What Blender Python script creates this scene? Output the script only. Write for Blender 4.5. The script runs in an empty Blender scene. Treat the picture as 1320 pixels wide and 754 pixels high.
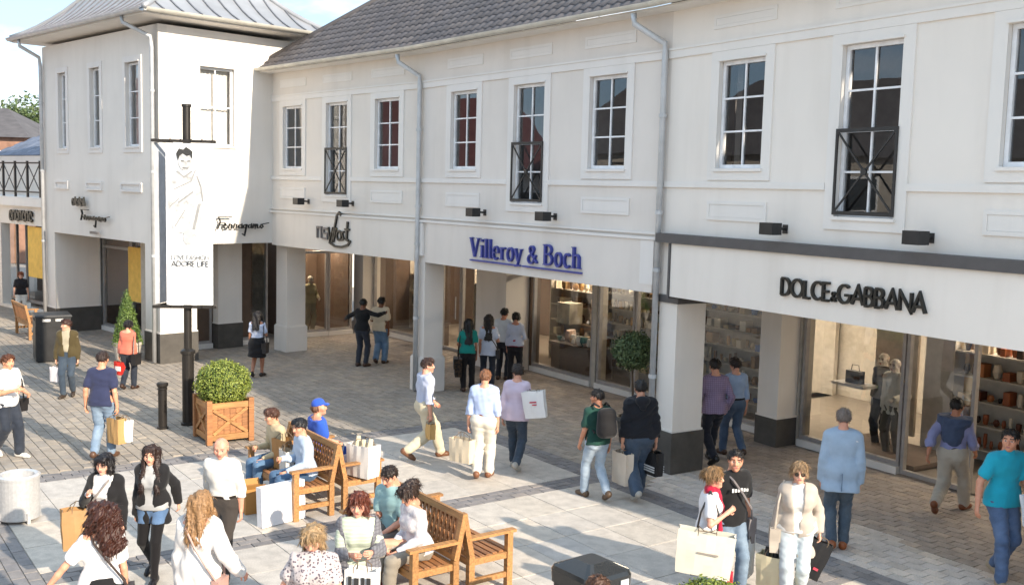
import bpy, bmesh, math, random
import numpy as np
from mathutils import Vector, Matrix
random.seed(7); rng = np.random.default_rng(7)
R = math.radians
scene = bpy.context.scene
# ------------------------------------------------------------------ camera, sky, sun, exposure
cam_d = bpy.data.cameras.new('camera'); cam = bpy.data.objects.new('camera', cam_d)
scene.collection.objects.link(cam); scene.camera = cam
PITCH, ROLL, CAM_H = R(5.7345), R(1.4683), 4.4
fw = Vector((0, math.cos(PITCH), -math.sin(PITCH))); rt = Vector((1, 0, 0)); up = rt.cross(fw)
rt, up = math.cos(ROLL)*rt + math.sin(ROLL)*up, -math.sin(ROLL)*rt + math.cos(ROLL)*up
cam.matrix_world = Matrix(((rt.x, up.x, -fw.x, 0), (rt.y, up.y, -fw.y, 0), (rt.z, up.z, -fw.z, CAM_H), (0, 0, 0, 1)))
cam_d.sensor_width = 36; cam_d.lens = 36*1318.6/1320; cam_d.clip_end = 2000; cam_d.clip_start = 0.1
SUN_AZ, SUN_EL = 136.0, 25.0            # azimuth clockwise from the view direction
sd = Vector((math.sin(R(SUN_AZ))*math.cos(R(SUN_EL)), math.cos(R(SUN_AZ))*math.cos(R(SUN_EL)), math.sin(R(SUN_EL))))
sun_d = bpy.data.lights.new('sun', 'SUN'); sun_d.energy = 2.0; sun_d.angle = R(0.8); sun_d.color = (1.0, .87, .70)
sun = bpy.data.objects.new('sun', sun_d); scene.collection.objects.link(sun)
sun.rotation_euler = sd.to_track_quat('Z', 'Y').to_euler(); sun.location = (20, -20, 30)
world = bpy.data.worlds.new('World'); scene.world = world; world.use_nodes = True
wt = world.node_tree; wt.nodes.clear()
wo = wt.nodes.new('ShaderNodeOutputWorld'); bg = wt.nodes.new('ShaderNodeBackground'); sky = wt.nodes.new('ShaderNodeTexSky')
sky.sky_type = 'NISHITA'; sky.sun_disc = False; sky.sun_elevation = R(SUN_EL); sky.sun_rotation = R(SUN_AZ)
sky.air_density = 1.0; sky.dust_density = .5; sky.ozone_density = 1.6; sky.altitude = 50
bg.inputs[1].default_value = 0.15
tcw = wt.nodes.new('ShaderNodeTexCoord'); mpw = wt.nodes.new('ShaderNodeMapping'); mpw.inputs['Scale'].default_value = (1.6, 1.6, 4.5)
nzw = wt.nodes.new('ShaderNodeTexNoise'); nzw.inputs['Scale'].default_value = 2.1; nzw.inputs['Detail'].default_value = 9; nzw.inputs['Roughness'].default_value = .58
rpw = wt.nodes.new('ShaderNodeValToRGB'); rpw.color_ramp.elements[0].position = .46; rpw.color_ramp.elements[1].position = .72
# thin high cloud over the whole dome: an even pale veil, with whiter streaks where the noise is high
veil = wt.nodes.new('ShaderNodeMix'); veil.data_type = 'RGBA'; veil.inputs[0].default_value = .9; veil.inputs[7].default_value = (1.02, 1.50, 2.02, 1)
mxw = wt.nodes.new('ShaderNodeMix'); mxw.data_type = 'RGBA'; mxw.inputs[7].default_value = (3.3, 3.25, 3.2, 1)
wt.links.new(tcw.outputs['Generated'], mpw.inputs[0]); wt.links.new(mpw.outputs[0], nzw.inputs['Vector']); wt.links.new(nzw.outputs[0], rpw.inputs[0])
wt.links.new(sky.outputs[0], veil.inputs[6]); wt.links.new(rpw.outputs[0], mxw.inputs[0]); wt.links.new(veil.outputs[2], mxw.inputs[6]); wt.links.new(mxw.outputs[2], bg.inputs[0]); wt.links.new(bg.outputs[0], wo.inputs[0])
scene.view_settings.view_transform = 'Standard'; scene.view_settings.look = 'None'; scene.view_settings.gamma = 1
scene.view_settings.use_curve_mapping = False; scene.view_settings.exposure = 2.02
scene.render.engine = 'CYCLES'; scene.cycles.use_denoising = True; scene.cycles.max_bounces = 8; scene.cycles.transparent_max_bounces = 16
scene.cycles.sample_clamp_indirect = 6; scene.cycles.caustics_reflective = False; scene.cycles.caustics_refractive = False

# ------------------------------------------------------------------ helpers
COL = scene.collection
def lin(h):
    h = h.lstrip('#'); v = [int(h[i:i+2], 16)/255 for i in (0, 2, 4)]
    return tuple(c/12.92 if c <= .04045 else ((c+.055)/1.055)**2.4 for c in v)
def tag(o, label=None, cat=None, group=None, kind=None):
    if label: o['label'] = label
    if cat: o['category'] = cat
    if group: o['group'] = group
    if kind: o['kind'] = kind
    return o
WM = {}
def place(o, parent, M):
    """link o; M is its world matrix"""
    COL.objects.link(o)
    if parent is not None:
        o.parent = parent; o.matrix_local = WM[parent.name].inverted() @ M
    else:
        o.matrix_local = M
    WM[o.name] = M.copy()
    return o
def thing(name, label, cat, M, group=None, parent=None):
    o = bpy.data.objects.new(name, None); o.empty_display_size = .2
    place(o, parent, M)
    if label: tag(o, label, cat, group)
    return o
def frame(x, y, deg, z=0): return Matrix.Translation((x, y, z)) @ Matrix.Rotation(R(deg), 4, 'Z')
I4 = Matrix.Identity(4)
class MB:
    def __init__(s): s.v = []; s.f = []; s.m = []
    def add(s, vs, fs, mi=0):
        b = len(s.v); s.v += [tuple(v) for v in vs]; s.f += [tuple(i+b for i in f) for f in fs]; s.m += [mi]*len(fs); return s
    def box(s, x0, x1, y0, y1, z0, z1, mi=0):
        return s.add([(x0,y0,z0),(x1,y0,z0),(x1,y1,z0),(x0,y1,z0),(x0,y0,z1),(x1,y0,z1),(x1,y1,z1),(x0,y1,z1)],
                     [(3,2,1,0),(4,5,6,7),(0,1,5,4),(1,2,6,5),(2,3,7,6),(3,0,4,7)], mi)
    def bar(s, a, b, w, d, upv=(0,0,1), mi=0):
        a = Vector(a); b = Vector(b); t = (b-a).normalized(); upv = Vector(upv)
        if abs(t.dot(upv)) > .98: upv = Vector((1,0,0))
        x = t.cross(upv).normalized()*w/2; y = x.cross(t).normalized()*d/2
        q = [p+i*x+j*y for p in (a, b) for i, j in ((-1,-1),(1,-1),(1,1),(-1,1))]
        return s.add(q, [(3,2,1,0),(4,5,6,7),(0,1,5,4),(1,2,6,5),(2,3,7,6),(3,0,4,7)], mi)
    def tube(s, pts, r, n=8, mi=0, cap=True):
        pts = [Vector(p) for p in pts]; rs = r if isinstance(r, (list, tuple)) else [r]*len(pts); vs = []; u = None
        for i, p in enumerate(pts):
            t = (pts[min(i+1, len(pts)-1)]-pts[max(i-1, 0)]).normalized()
            if u is None: u = t.cross(Vector((0,0,1)) if abs(t.z) < .9 else Vector((1,0,0))).normalized()
            u = (u-t*u.dot(t)).normalized(); w = t.cross(u)
            vs += [p+rs[i]*(math.cos(2*math.pi*k/n)*u+math.sin(2*math.pi*k/n)*w) for k in range(n)]
        fs = [(i*n+k, i*n+(k+1) % n, (i+1)*n+(k+1) % n, (i+1)*n+k) for i in range(len(pts)-1) for k in range(n)]
        if cap: fs += [tuple(range(n-1, -1, -1)), tuple((len(pts)-1)*n+k for k in range(n))]
        return s.add(vs, fs, mi)
    def lathe(s, prof, n=20, mi=0, c=(0,0)):
        vs = [(c[0]+r*math.cos(2*math.pi*k/n), c[1]+r*math.sin(2*math.pi*k/n), z) for r, z in prof for k in range(n)]
        fs = [(i*n+k, i*n+(k+1) % n, (i+1)*n+(k+1) % n, (i+1)*n+k) for i in range(len(prof)-1) for k in range(n)]
        fs += [tuple(range(n-1, -1, -1)), tuple((len(prof)-1)*n+k for k in range(n))]
        return s.add(vs, fs, mi)
    def poly(s, pts, mi=0): return s.add(pts, [tuple(range(len(pts)))], mi)
    def mesh(s, name, mats, smooth=False):
        me = bpy.data.meshes.new(name); me.from_pydata(s.v, [], s.f)
        for m in (mats if isinstance(mats, (list, tuple)) else [mats]): me.materials.append(m)
        if any(s.m): me.polygons.foreach_set('material_index', s.m)
        if smooth: me.polygons.foreach_set('use_smooth', [True]*len(s.f))
        me.update(); return me
    def build(s, name, mats, parent=None, M=None, smooth=False, kind=None):
        o = bpy.data.objects.new(name, s.mesh(name, mats, smooth))
        place(o, parent, (WM[parent.name] if parent is not None else I4) if M is None else M)
        if kind: o['kind'] = kind
        return o
def inst(name, me, parent, M):
    return place(bpy.data.objects.new(name, me), parent, M)
def cbox(w, d, h, c, mat, name='piece'):
    bm = bmesh.new(); bmesh.ops.create_cube(bm, size=1)
    for v in bm.verts: v.co.x *= w; v.co.y *= d; v.co.z *= h
    bmesh.ops.bevel(bm, geom=list(bm.edges), offset=c, segments=1, affect='EDGES')
    me = bpy.data.meshes.new(name); bm.to_mesh(me); bm.free(); me.materials.append(mat); return me

# ------------------------------------------------------------------ materials
MATS = {}
def newmat(name):
    m = bpy.data.materials.new(name); m.use_nodes = True; nt = m.node_tree
    return m, nt, nt.nodes['Principled BSDF'], nt.links
def nz(nt, scale, detail=4, coord='Object', rough=.55, vec=None):
    n = nt.nodes.new('ShaderNodeTexNoise'); n.inputs['Scale'].default_value = scale; n.inputs['Detail'].default_value = detail; n.inputs['Roughness'].default_value = rough
    if vec is None:
        t = nt.nodes.new('ShaderNodeTexCoord'); nt.links.new(t.outputs[coord], n.inputs['Vector'])
    else: nt.links.new(vec, n.inputs['Vector'])
    return n
def mixc(nt, fac, a, b, mode='MIX'):
    n = nt.nodes.new('ShaderNodeMix'); n.data_type = 'RGBA'; n.blend_type = mode
    for i, v in ((0, fac), (6, a), (7, b)):
        if isinstance(v, (int, float)): n.inputs[i].default_value = v
        elif isinstance(v, tuple): n.inputs[i].default_value = (*v[:3], 1)
        else: nt.links.new(v, n.inputs[i])
    return n.outputs[2]
def ramp(nt, src, a, b, p0=.3, p1=.7):
    r = nt.nodes.new('ShaderNodeValToRGB'); e = r.color_ramp.elements; e[0].position = p0; e[1].position = p1
    e[0].color = (*a, 1); e[1].color = (*b, 1); nt.links.new(src, r.inputs[0]); return r.outputs[0]
def bump(nt, p, src, strength=.2, dist=.01):
    b = nt.nodes.new('ShaderNodeBump'); b.inputs['Strength'].default_value = strength; b.inputs['Distance'].default_value = dist
    nt.links.new(src, b.inputs['Height']); nt.links.new(b.outputs[0], p.inputs['Normal'])
def sc(c, k): return tuple(max(0, min(1, v*k)) for v in c)
def plain(name, c, rough=.6, metal=0., var=.12, scale=6., bmp=0., spec=.5, bscale=None):
    key = (name, c, rough, metal)
    if key in MATS: return MATS[key]
    m, nt, p, L = newmat(name); n = nz(nt, scale, 5)
    L.new(ramp(nt, n.outputs[0], sc(c, 1-var), sc(c, 1+var)), p.inputs['Base Color'])
    p.inputs['Roughness'].default_value = rough; p.inputs['Metallic'].default_value = metal; p.inputs['Specular IOR Level'].default_value = spec
    if bmp:
        n2 = nz(nt, bscale or scale*8, 6); bump(nt, p, n2.outputs[0], bmp, .01)
    MATS[key] = m; return m
def stucco(name, c, dirt=.10):
    m, nt, p, L = newmat(name)
    n1 = nz(nt, .55, 6); n2 = nz(nt, 90, 3); n3 = nz(nt, 3.0, 6)
    t = nt.nodes.new('ShaderNodeTexCoord'); mp = nt.nodes.new('ShaderNodeMapping'); mp.inputs['Scale'].default_value = (2.2, 2.2, .3); L.new(t.outputs['Object'], mp.inputs[0])
    n4 = nz(nt, 1.0, 5, vec=mp.outputs[0])
    a = ramp(nt, n1.outputs[0], sc(c, 1-dirt), c, .3, .65); b = ramp(nt, n4.outputs[0], (.86, .85, .835), (1, 1, 1), .25, .5)
    cc = mixc(nt, .5, a, mixc(nt, 1., a, b, 'MULTIPLY')); L.new(cc, p.inputs['Base Color'])
    p.inputs['Roughness'].default_value = .88; p.inputs['Specular IOR Level'].default_value = .3
    s = nt.nodes.new('ShaderNodeMath'); s.operation = 'ADD'; L.new(n2.outputs[0], s.inputs[0]); L.new(n3.outputs[0], s.inputs[1])
    bump(nt, p, s.outputs[0], .22, .006); return m
def glassmat(name, tint=(1, 1, 1), rough=.0, refl=1.0):
    m, nt, p, L = newmat(name); nt.nodes.remove(p); out = nt.nodes['Material Output']
    tr = nt.nodes.new('ShaderNodeBsdfTransparent'); tr.inputs[0].default_value = (*tint, 1)
    gl = nt.nodes.new('ShaderNodeBsdfGlossy'); gl.inputs['Roughness'].default_value = rough; gl.inputs[0].default_value = (.95, .97, 1, 1)
    fr = nt.nodes.new('ShaderNodeFresnel'); fr.inputs[0].default_value = 1.5
    mu = nt.nodes.new('ShaderNodeMath'); mu.operation = 'MULTIPLY_ADD'; mu.inputs[1].default_value = 1.7*refl; mu.inputs[2].default_value = .02; mu.use_clamp = True
    n = nz(nt, 1.3, 1); bb = nt.nodes.new('ShaderNodeBump'); bb.inputs['Strength'].default_value = .02; bb.inputs['Distance'].default_value = .1
    L.new(n.outputs[0], bb.inputs['Height']); L.new(bb.outputs[0], gl.inputs['Normal'])
    mx = nt.nodes.new('ShaderNodeMixShader'); L.new(fr.outputs[0], mu.inputs[0]); L.new(mu.outputs[0], mx.inputs[0]); L.new(tr.outputs[0], mx.inputs[1]); L.new(gl.outputs[0], mx.inputs[2]); L.new(mx.outputs[0], out.inputs[0])
    return m
def emit(name, c, s):
    m, nt, p, L = newmat(name); p.inputs['Base Color'].default_value = (*c, 1); p.inputs['Emission Color'].default_value = (*c, 1); p.inputs['Emission Strength'].default_value = s; return m
def paver_mat(name, c, var=.22, rough=.85, spots=True):
    m, nt, p, L = newmat(name); g = nt.nodes.new('ShaderNodeNewGeometry'); oi = nt.nodes.new('ShaderNodeObjectInfo')
    a = nt.nodes.new('ShaderNodeMath'); a.operation = 'ADD'; L.new(g.outputs['Random Per Island'], a.inputs[0]); L.new(oi.outputs['Random'], a.inputs[1])
    fr = nt.nodes.new('ShaderNodeMath'); fr.operation = 'FRACT'; L.new(a.outputs[0], fr.inputs[0])
    pos = g.outputs['Position']
    n1 = nz(nt, .35, 6, vec=pos); n2 = nz(nt, 60, 4, vec=pos); n3 = nz(nt, 6, 5, vec=pos)
    r = nt.nodes.new('ShaderNodeValToRGB'); L.new(fr.outputs[0], r.inputs[0]); e = r.color_ramp.elements
    e[0].color = (*sc(c, 1-var), 1); e[1].color = (*sc((c[0]*1.03, c[1], c[2]*.96), 1+var), 1); x = e.new(.5); x.color = (*sc((c[0]*.98, c[1], c[2]*1.04), 1), 1)
    b = ramp(nt, n1.outputs[0], (.90, .90, .91), (1.05, 1.045, 1.03), .35, .65); d = ramp(nt, n2.outputs[0], (.82, .82, .82), (1.1, 1.1, 1.1), .3, .7); f = ramp(nt, n3.outputs[0], (.86, .86, .86), (1.06, 1.06, 1.06), .35, .6)
    x = mixc(nt, 1., mixc(nt, 1., mixc(nt, 1., r.outputs[0], b, 'MULTIPLY'), d, 'MULTIPLY'), f, 'MULTIPLY')
    if spots:
        vo = nt.nodes.new('ShaderNodeTexVoronoi'); vo.inputs['Scale'].default_value = 2.6; L.new(pos, vo.inputs['Vector']); n5 = nz(nt, 1.1, 2, vec=pos); sp = ramp(nt, vo.outputs[0], (.72, .71, .70), (1, 1, 1), .045, .075); x = mixc(nt, ramp(nt, n5.outputs[0], (0, 0, 0), (1, 1, 1), .45, .6), x, mixc(nt, 1., x, sp, 'MULTIPLY'))
    L.new(x, p.inputs['Base Color'])
    p.inputs['Roughness'].default_value = rough; p.inputs['Specular IOR Level'].default_value = .35; bump(nt, p, n2.outputs[0], .25, .004); return m
def wood(name, c):
    m, nt, p, L = newmat(name); t = nt.nodes.new('ShaderNodeTexCoord'); oi = nt.nodes.new('ShaderNodeObjectInfo')
    mp = nt.nodes.new('ShaderNodeMapping'); mp.inputs['Scale'].default_value = (3, 40, 40); L.new(t.outputs['Object'], mp.inputs[0])
    cb = nt.nodes.new('ShaderNodeCombineXYZ'); L.new(oi.outputs['Random'], cb.inputs[0]); mu = nt.nodes.new('ShaderNodeVectorMath'); mu.operation = 'SCALE'; mu.inputs[3].default_value = 50; L.new(cb.outputs[0], mu.inputs[0]); L.new(mu.outputs[0], mp.inputs[1])
    n = nz(nt, 1, 6, vec=mp.outputs[0]); x = ramp(nt, n.outputs[0], sc(c, .62), sc(c, 1.25), .3, .7)
    y = ramp(nt, oi.outputs['Random'], (.78, .78, .78), (1.12, 1.1, 1.08), 0, 1); L.new(mixc(nt, 1., x, y, 'MULTIPLY'), p.inputs['Base Color'])
    p.inputs['Roughness'].default_value = .5; bump(nt, p, n.outputs[0], .15, .003); return m
def goods_mat(name, cols, rough=.6):
    m, nt, p, L = newmat(name); g = nt.nodes.new('ShaderNodeNewGeometry'); r = nt.nodes.new('ShaderNodeValToRGB'); r.color_ramp.interpolation = 'CONSTANT'
    L.new(g.outputs['Random Per Island'], r.inputs[0]); e = r.color_ramp.elements
    while len(e) < len(cols): e.new(.5)
    for i, c in enumerate(cols): e[i].position = i/len(cols); e[i].color = (*lin(c), 1)
    L.new(r.outputs[0], p.inputs['Base Color']); p.inputs['Roughness'].default_value = rough; return m
WALL_A = stucco('stucco_warm_white', (.76, .705, .64)); WALL_B = stucco('stucco_grey_white', (.745, .69, .635)); WALL_C = stucco('stucco_white', (.81, .755, .69), .06)
WALL_T = stucco('stucco_tower', (.78, .735, .68)); TRIM = stucco('trim_white', (.785, .75, .705), .05); TRIM_B = stucco('trim_blue_white', (.77, .735, .70), .05)
PLINTH = plain('dark_grey_plinth_paint', (.075, .068, .060), .75, var=.2, scale=4, bmp=.1)
GREYTRIM = plain('grey_trim_paint', (.085, .08, .08), .6); FRAMEW = plain('white_window_frame', (.80, .80, .81), .45); FRAMEG = plain('grey_shop_frame', (.36, .34, .33), .42, .2)
BLACK = plain('black_metal_paint', (.018, .018, .019), .42, .1, .3); IRON = plain('dark_iron', (.028, .027, .026), .5, .2, .2); ZINC = plain('zinc_pipe', (.50, .51, .52), .5, .35, .15, 4)
ZINCROOF = plain('zinc_roof_sheet', (.34, .345, .36), .5, .35, .12, 1.5); GUTTER = plain('pale_gutter', (.56, .54, .48), .5, .2, .15, 3)
SEAM = plain('dark_seam', (.20, .20, .22), .5, .4); TILE = paver_mat('roof_tile_clay', (.125, .115, .118), .14, .7, False); SLATE_R = paver_mat('slate_tile', (.13, .15, .20), .3, .6, False)
GLASS = glassmat('window_glass'); GLASS_S = glassmat('shop_glass', (.96, .97, .96), 0, 1.25)
PAVER = paver_mat('taupe_paver', (.335, .292, .245), .12); PAVER_D = paver_mat('brown_grey_paver', (.37, .315, .27), .12); PAVER_P = paver_mat('pale_paver', (.54, .48, .42), .1)
PAVER_G = paver_mat('light_grey_paver', (.57, .51, .455), .1)
SLAB = paver_mat('pale_concrete_slab', (.55, .50, .44), .05, .8); BAND = paver_mat('slate_grey_paver', (.235, .22, .215), .14); JOINT = plain('sand_joint', (.29, .265, .235), .95, var=.25, scale=20)
TEAK = wood('oiled_teak', (.41, .205, .075)); TEAK_D = wood('reddish_teak', (.35, .155, .06))
INTW = plain('shop_wall_beige', (.46, .42, .36), .8); INTD = plain('shop_wall_brown', (.10, .065, .045), .7); INTF = plain('shop_floor', (.22, .19, .16), .35); CEIL = plain('shop_ceiling', (.55, .52, .47), .9)
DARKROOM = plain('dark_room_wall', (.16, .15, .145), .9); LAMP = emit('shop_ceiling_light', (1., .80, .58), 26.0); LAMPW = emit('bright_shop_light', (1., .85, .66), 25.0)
LAMP_D = emit('dim_shop_light', (1., .78, .55), 4.0); LINEN = plain('white_curtain', (.72, .70, .66), .9); YELLOW = plain('ochre_blind', (.75, .47, .10), .8)
NAVY = plain('navy_sign_metal', (.045, .06, .30), .4, .2); BLACKSIGN = plain('black_sign_metal', (.012, .014, .014), .3, .2)
# ------------------------------------------------------------------ ground and paving
g = MB(); g.poly([(-400,-300,-.03),(400,-300,-.03),(400,700,-.03),(-400,700,-.03)])
ground = g.build('ground', JOINT); tag(ground, kind='structure')
plaza = MB(); plaza.poly([(-45,-12,-.016),(22,-12,-.016),(22,50,-.016),(-45,50,-.016)])
plaza = plaza.build('plaza', JOINT); tag(plaza, kind='structure')
near = MB(); near.poly([(-45,-12,-.008),(22,-12,-.008),(22,7.0,-.008),(-45,7.0,-.008)]); tag(near.build('forecourt', SLAB), kind='structure')
QA = Vector((-1.0, 18.6)); AD = Vector((math.sin(R(35.5)), -math.cos(R(35.5)))); BD = Vector((-math.cos(R(35.5)), -math.sin(R(35.5))))
def ab(x, y): d = Vector((x, y))-QA; return d.dot(AD), d.dot(BD)
def xy(a, b): return QA+AD*a+BD*b
def zone(x, y):
    a, b = ab(x, y)
    if -.42 <= b <= 0 and a > -.42: return 'band'
    if -.42 <= a <= 0 and -.42 <= b <= 7.8: return 'band'
    if 7.8 <= b <= 9.6 and a > 0: return 'band'
    if 0 < a < 16 and 0 < b < 7.8:
        if 3.7 <= a <= 4.12 or 8.3 <= a <= 8.72 or 12.9 <= a <= 13.3: return 'band'
        return 'slab'
    # pale course parallel to the right-hand shopfront, lighter pavers on its plaza side
    px, py = x-4.39, y-13.85; t = Vector((.538, -.843)); d = px*.843+py*.538
    if x > 2.2 and y < 16.6:
        if abs(d) < .12: return 'pale'
        return 'brown' if d > 0 else 'grey'
    return 'brown' if -px*0+(px*.843+py*.538) > .12 else 'taupe'
# arcade polyline and shopfront polyline (x, y)
P0, P1, P2, P3, P4 = (-6.27, 26.57), (-1.95, 21.85), (2.38, 16.10), (6.28, 9.81), (6.99, 8.38)
R0, R1, R2, R3 = (-4.2, 30.75), (.5, 24.85), (3.6, 20.4), (8.2, 13.1)
def inside_shop(x, y):
    for (ax, ay), (bx, by) in ((R0, R1), (R1, R2), (R2, R3)):
        ex, ey = bx-ax, by-ay; n = math.hypot(ex, ey); ex /= n; ey /= n
        t = (x-ax)*ex+(y-ay)*ey; d = -(x-ax)*ey+(y-ay)*ex
        if 0 <= t <= n and d > -.02: return True
    return False
def paver_prism(mb, c, ux, uy, lx, ly, top, mi, tilt):
    g_ = .0028; hx, hy = lx/2-g_, ly/2-g_; ch = .0045; vs = []
    for k, (sx, sy) in enumerate(((-1,-1),(1,-1),(1,1),(-1,1))):
        vs.append((c.x+ux.x*sx*hx+uy.x*sy*hy, c.y+ux.y*sx*hx+uy.y*sy*hy, -.02))
    for k, (sx, sy) in enumerate(((-1,-1),(1,-1),(1,1),(-1,1))):
        vs.append((c.x+ux.x*sx*(hx-ch)+uy.x*sy*(hy-ch), c.y+ux.y*sx*(hx-ch)+uy.y*sy*(hy-ch), top+tilt[0]*sx+tilt[1]*sy))
    mb.add(vs, [(4,5,6,7),(0,1,5,4),(1,2,6,5),(2,3,7,6),(3,0,4,7)], mi)
def in_view(x, y, m=1.5): return y > 7.2 and -m-.53*y < x < m+.53*y
LX, LY = .26, .17
mi_of = {'taupe': 0, 'brown': 1, 'pale': 2, 'grey': 3, 'band': 4}
PM = [PAVER, PAVER_D, PAVER_P, PAVER_G, BAND]
A0, A1, B0, B1 = -.42, 16.0, -.42, 9.6          # the slab field with its slate bands
cells = []                                      # (a0, a1, b0, b1, zone)
for r in range(-120, 140):
    for c in range(-110, 90):
        a = c*LX+(r % 2)*LX/2; b = B0+(r+.5)*LY; p = xy(a, b)
        if not in_view(p.x, p.y) or p.y > 37: continue
        if inside_shop(p.x, p.y): continue
        a0, a1, b0, b1 = a-LX/2, a+LX/2, b-LY/2, b+LY/2
        if B0 < b < B1 and a1 > A0 and a0 < A1:
            if a > A0 and a < A1: continue
            a1 = min(a1, A0)
            if a1-a0 < .03: continue
        cells.append((a0, a1, b0, b1, zone(p.x, p.y)))
def strip(a0, a1, b0, b1, na, nb, off):
    for i in range(na):
        for j in range(nb+1):
            if na < nb: lo = b0+(j-(off if i % 2 else 0))*(b1-b0)/nb; q = (a0+i*(a1-a0)/na, a0+(i+1)*(a1-a0)/na, max(b0, lo), min(b1, lo+(b1-b0)/nb))
            else: lo = 0; q = None
            if q and q[3]-q[2] > .03:
                p = xy((q[0]+q[1])/2, (q[2]+q[3])/2)
                if in_view(p.x, p.y): cells.append((*q, 'band'))
def strip_a(a0, a1, b0, b1, na, nb):
    for j in range(nb):
        for i in range(na+1):
            lo = a0+(i-(.5 if j % 2 else 0))*(a1-a0)/na; q = (max(a0, lo), min(a1, lo+(a1-a0)/na), b0+j*(b1-b0)/nb, b0+(j+1)*(b1-b0)/nb)
            p = xy((q[0]+q[1])/2, (q[2]+q[3])/2)
            if q[1]-q[0] > .03 and in_view(p.x, p.y): cells.append((*q, 'band'))
strip_a(A0, 16, -.42, 0, 63, 3); strip_a(0, 16, 7.8, 9.6, 62, 12)
for a in (-.42, 3.7, 8.3, 12.9): strip(a, a+.42, 0, 7.8 if a > 0 else 9.6, 3, 30 if a > 0 else 37, .5)
cells.sort(key=lambda q: xy((q[0]+q[1])/2, (q[2]+q[3])/2).length)
u2, v2 = Vector((AD.x, AD.y)), Vector((BD.x, BD.y))
mb = MB(); nobj = 0; shared = {}
for a0, a1, b0, b1, z in cells:
    tl = (random.gauss(0, .0012), random.gauss(0, .0012)); p = xy((a0+a1)/2, (b0+b1)/2)
    if nobj < 300:
        key = (z, random.randrange(3), round(a1-a0, 3), round(b1-b0, 3))
        if key not in shared:
            q = MB(); paver_prism(q, Vector((0, 0)), Vector((1, 0)), Vector((0, 1)), a1-a0, b1-b0, 0, 0, (random.gauss(0, .0015), random.gauss(0, .0015))); shared[key] = q.mesh('paver', PM[mi_of[z]])
        inst('paver', shared[key], plaza, Matrix.Translation((p.x, p.y, random.uniform(-.003, .0))) @ Matrix.Rotation(math.atan2(AD.y, AD.x), 4, 'Z')); nobj += 1
    else:
        paver_prism(mb, p, u2, v2, a1-a0, b1-b0, random.uniform(-.003, 0), mi_of[z], tl)
mb.build('paving', PM, plaza, kind='stuff')
slabs = {}
def slab_run(a0, a1):
    n = max(1, round((a1-a0)/.9)); la = (a1-a0)/n; lb = 7.8/12
    for i in range(n):
        for j in range(12):
            p = xy(a0+(i+.5)*la, (j+.5)*lb)
            if not in_view(p.x, p.y, 1.0): continue
            k = (round(la, 3), random.randrange(3))
            if k not in slabs:
                q = MB(); paver_prism(q, Vector((0, 0)), Vector((1, 0)), Vector((0, 1)), la+.0045, lb+.0045, 0, 0, (random.gauss(0, .001), random.gauss(0, .001))); slabs[k] = q.mesh('slab', SLAB)
            inst('slab', slabs[k], plaza, Matrix.Translation((p.x, p.y, random.uniform(-.002, .001))) @ Matrix.Rotation(math.atan2(AD.y, AD.x), 4, 'Z'))
slab_run(0, 3.7); slab_run(4.12, 8.3); slab_run(8.72, 12.9)

# ------------------------------------------------------------------ building pieces
def sheet(mb, x0, x1, z0, z1, holes, reveal=.15, y=0., mi=0, edge=None):
    """wall face at y with rectangular holes, reveals going to y+reveal; one connected surface"""
    xs = sorted({x0, x1, *[h for q in holes for h in q[:2] if x0 < h < x1]}); zs = sorted({z0, z1, *[h for q in holes for h in q[2:] if z0 < h < z1]})
    ids = {}; V = []; Fc = []
    def vid(x, z, yy):
        k = (round(x, 4), round(z, 4), round(yy, 4))
        if k not in ids: ids[k] = len(V); V.append((x, yy, z))
        return ids[k]
    def solid(i, j):
        if i < 0 or j < 0 or i >= len(xs)-1 or j >= len(zs)-1: return None
        cx, cz = (xs[i]+xs[i+1])/2, (zs[j]+zs[j+1])/2
        return not any(h[0] < cx < h[1] and h[2] < cz < h[3] for h in holes)
    y1 = y+reveal
    for i in range(len(xs)-1):
        for j in range(len(zs)-1):
            if not solid(i, j): continue
            a, b, c, d = (xs[i], zs[j]), (xs[i+1], zs[j]), (xs[i+1], zs[j+1]), (xs[i], zs[j+1])
            Fc.append([vid(*a, y), vid(*b, y), vid(*c, y), vid(*d, y)])
            for (p, q), nb in (((a, b), solid(i, j-1)), ((b, c), solid(i+1, j)), ((c, d), solid(i, j+1)), ((d, a), solid(i-1, j))):
                if nb is not True: Fc.append([vid(*q, y), vid(*p, y), vid(*p, y1), vid(*q, y1)])
    return mb.add(V, Fc, mi)
PANE = {}
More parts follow.
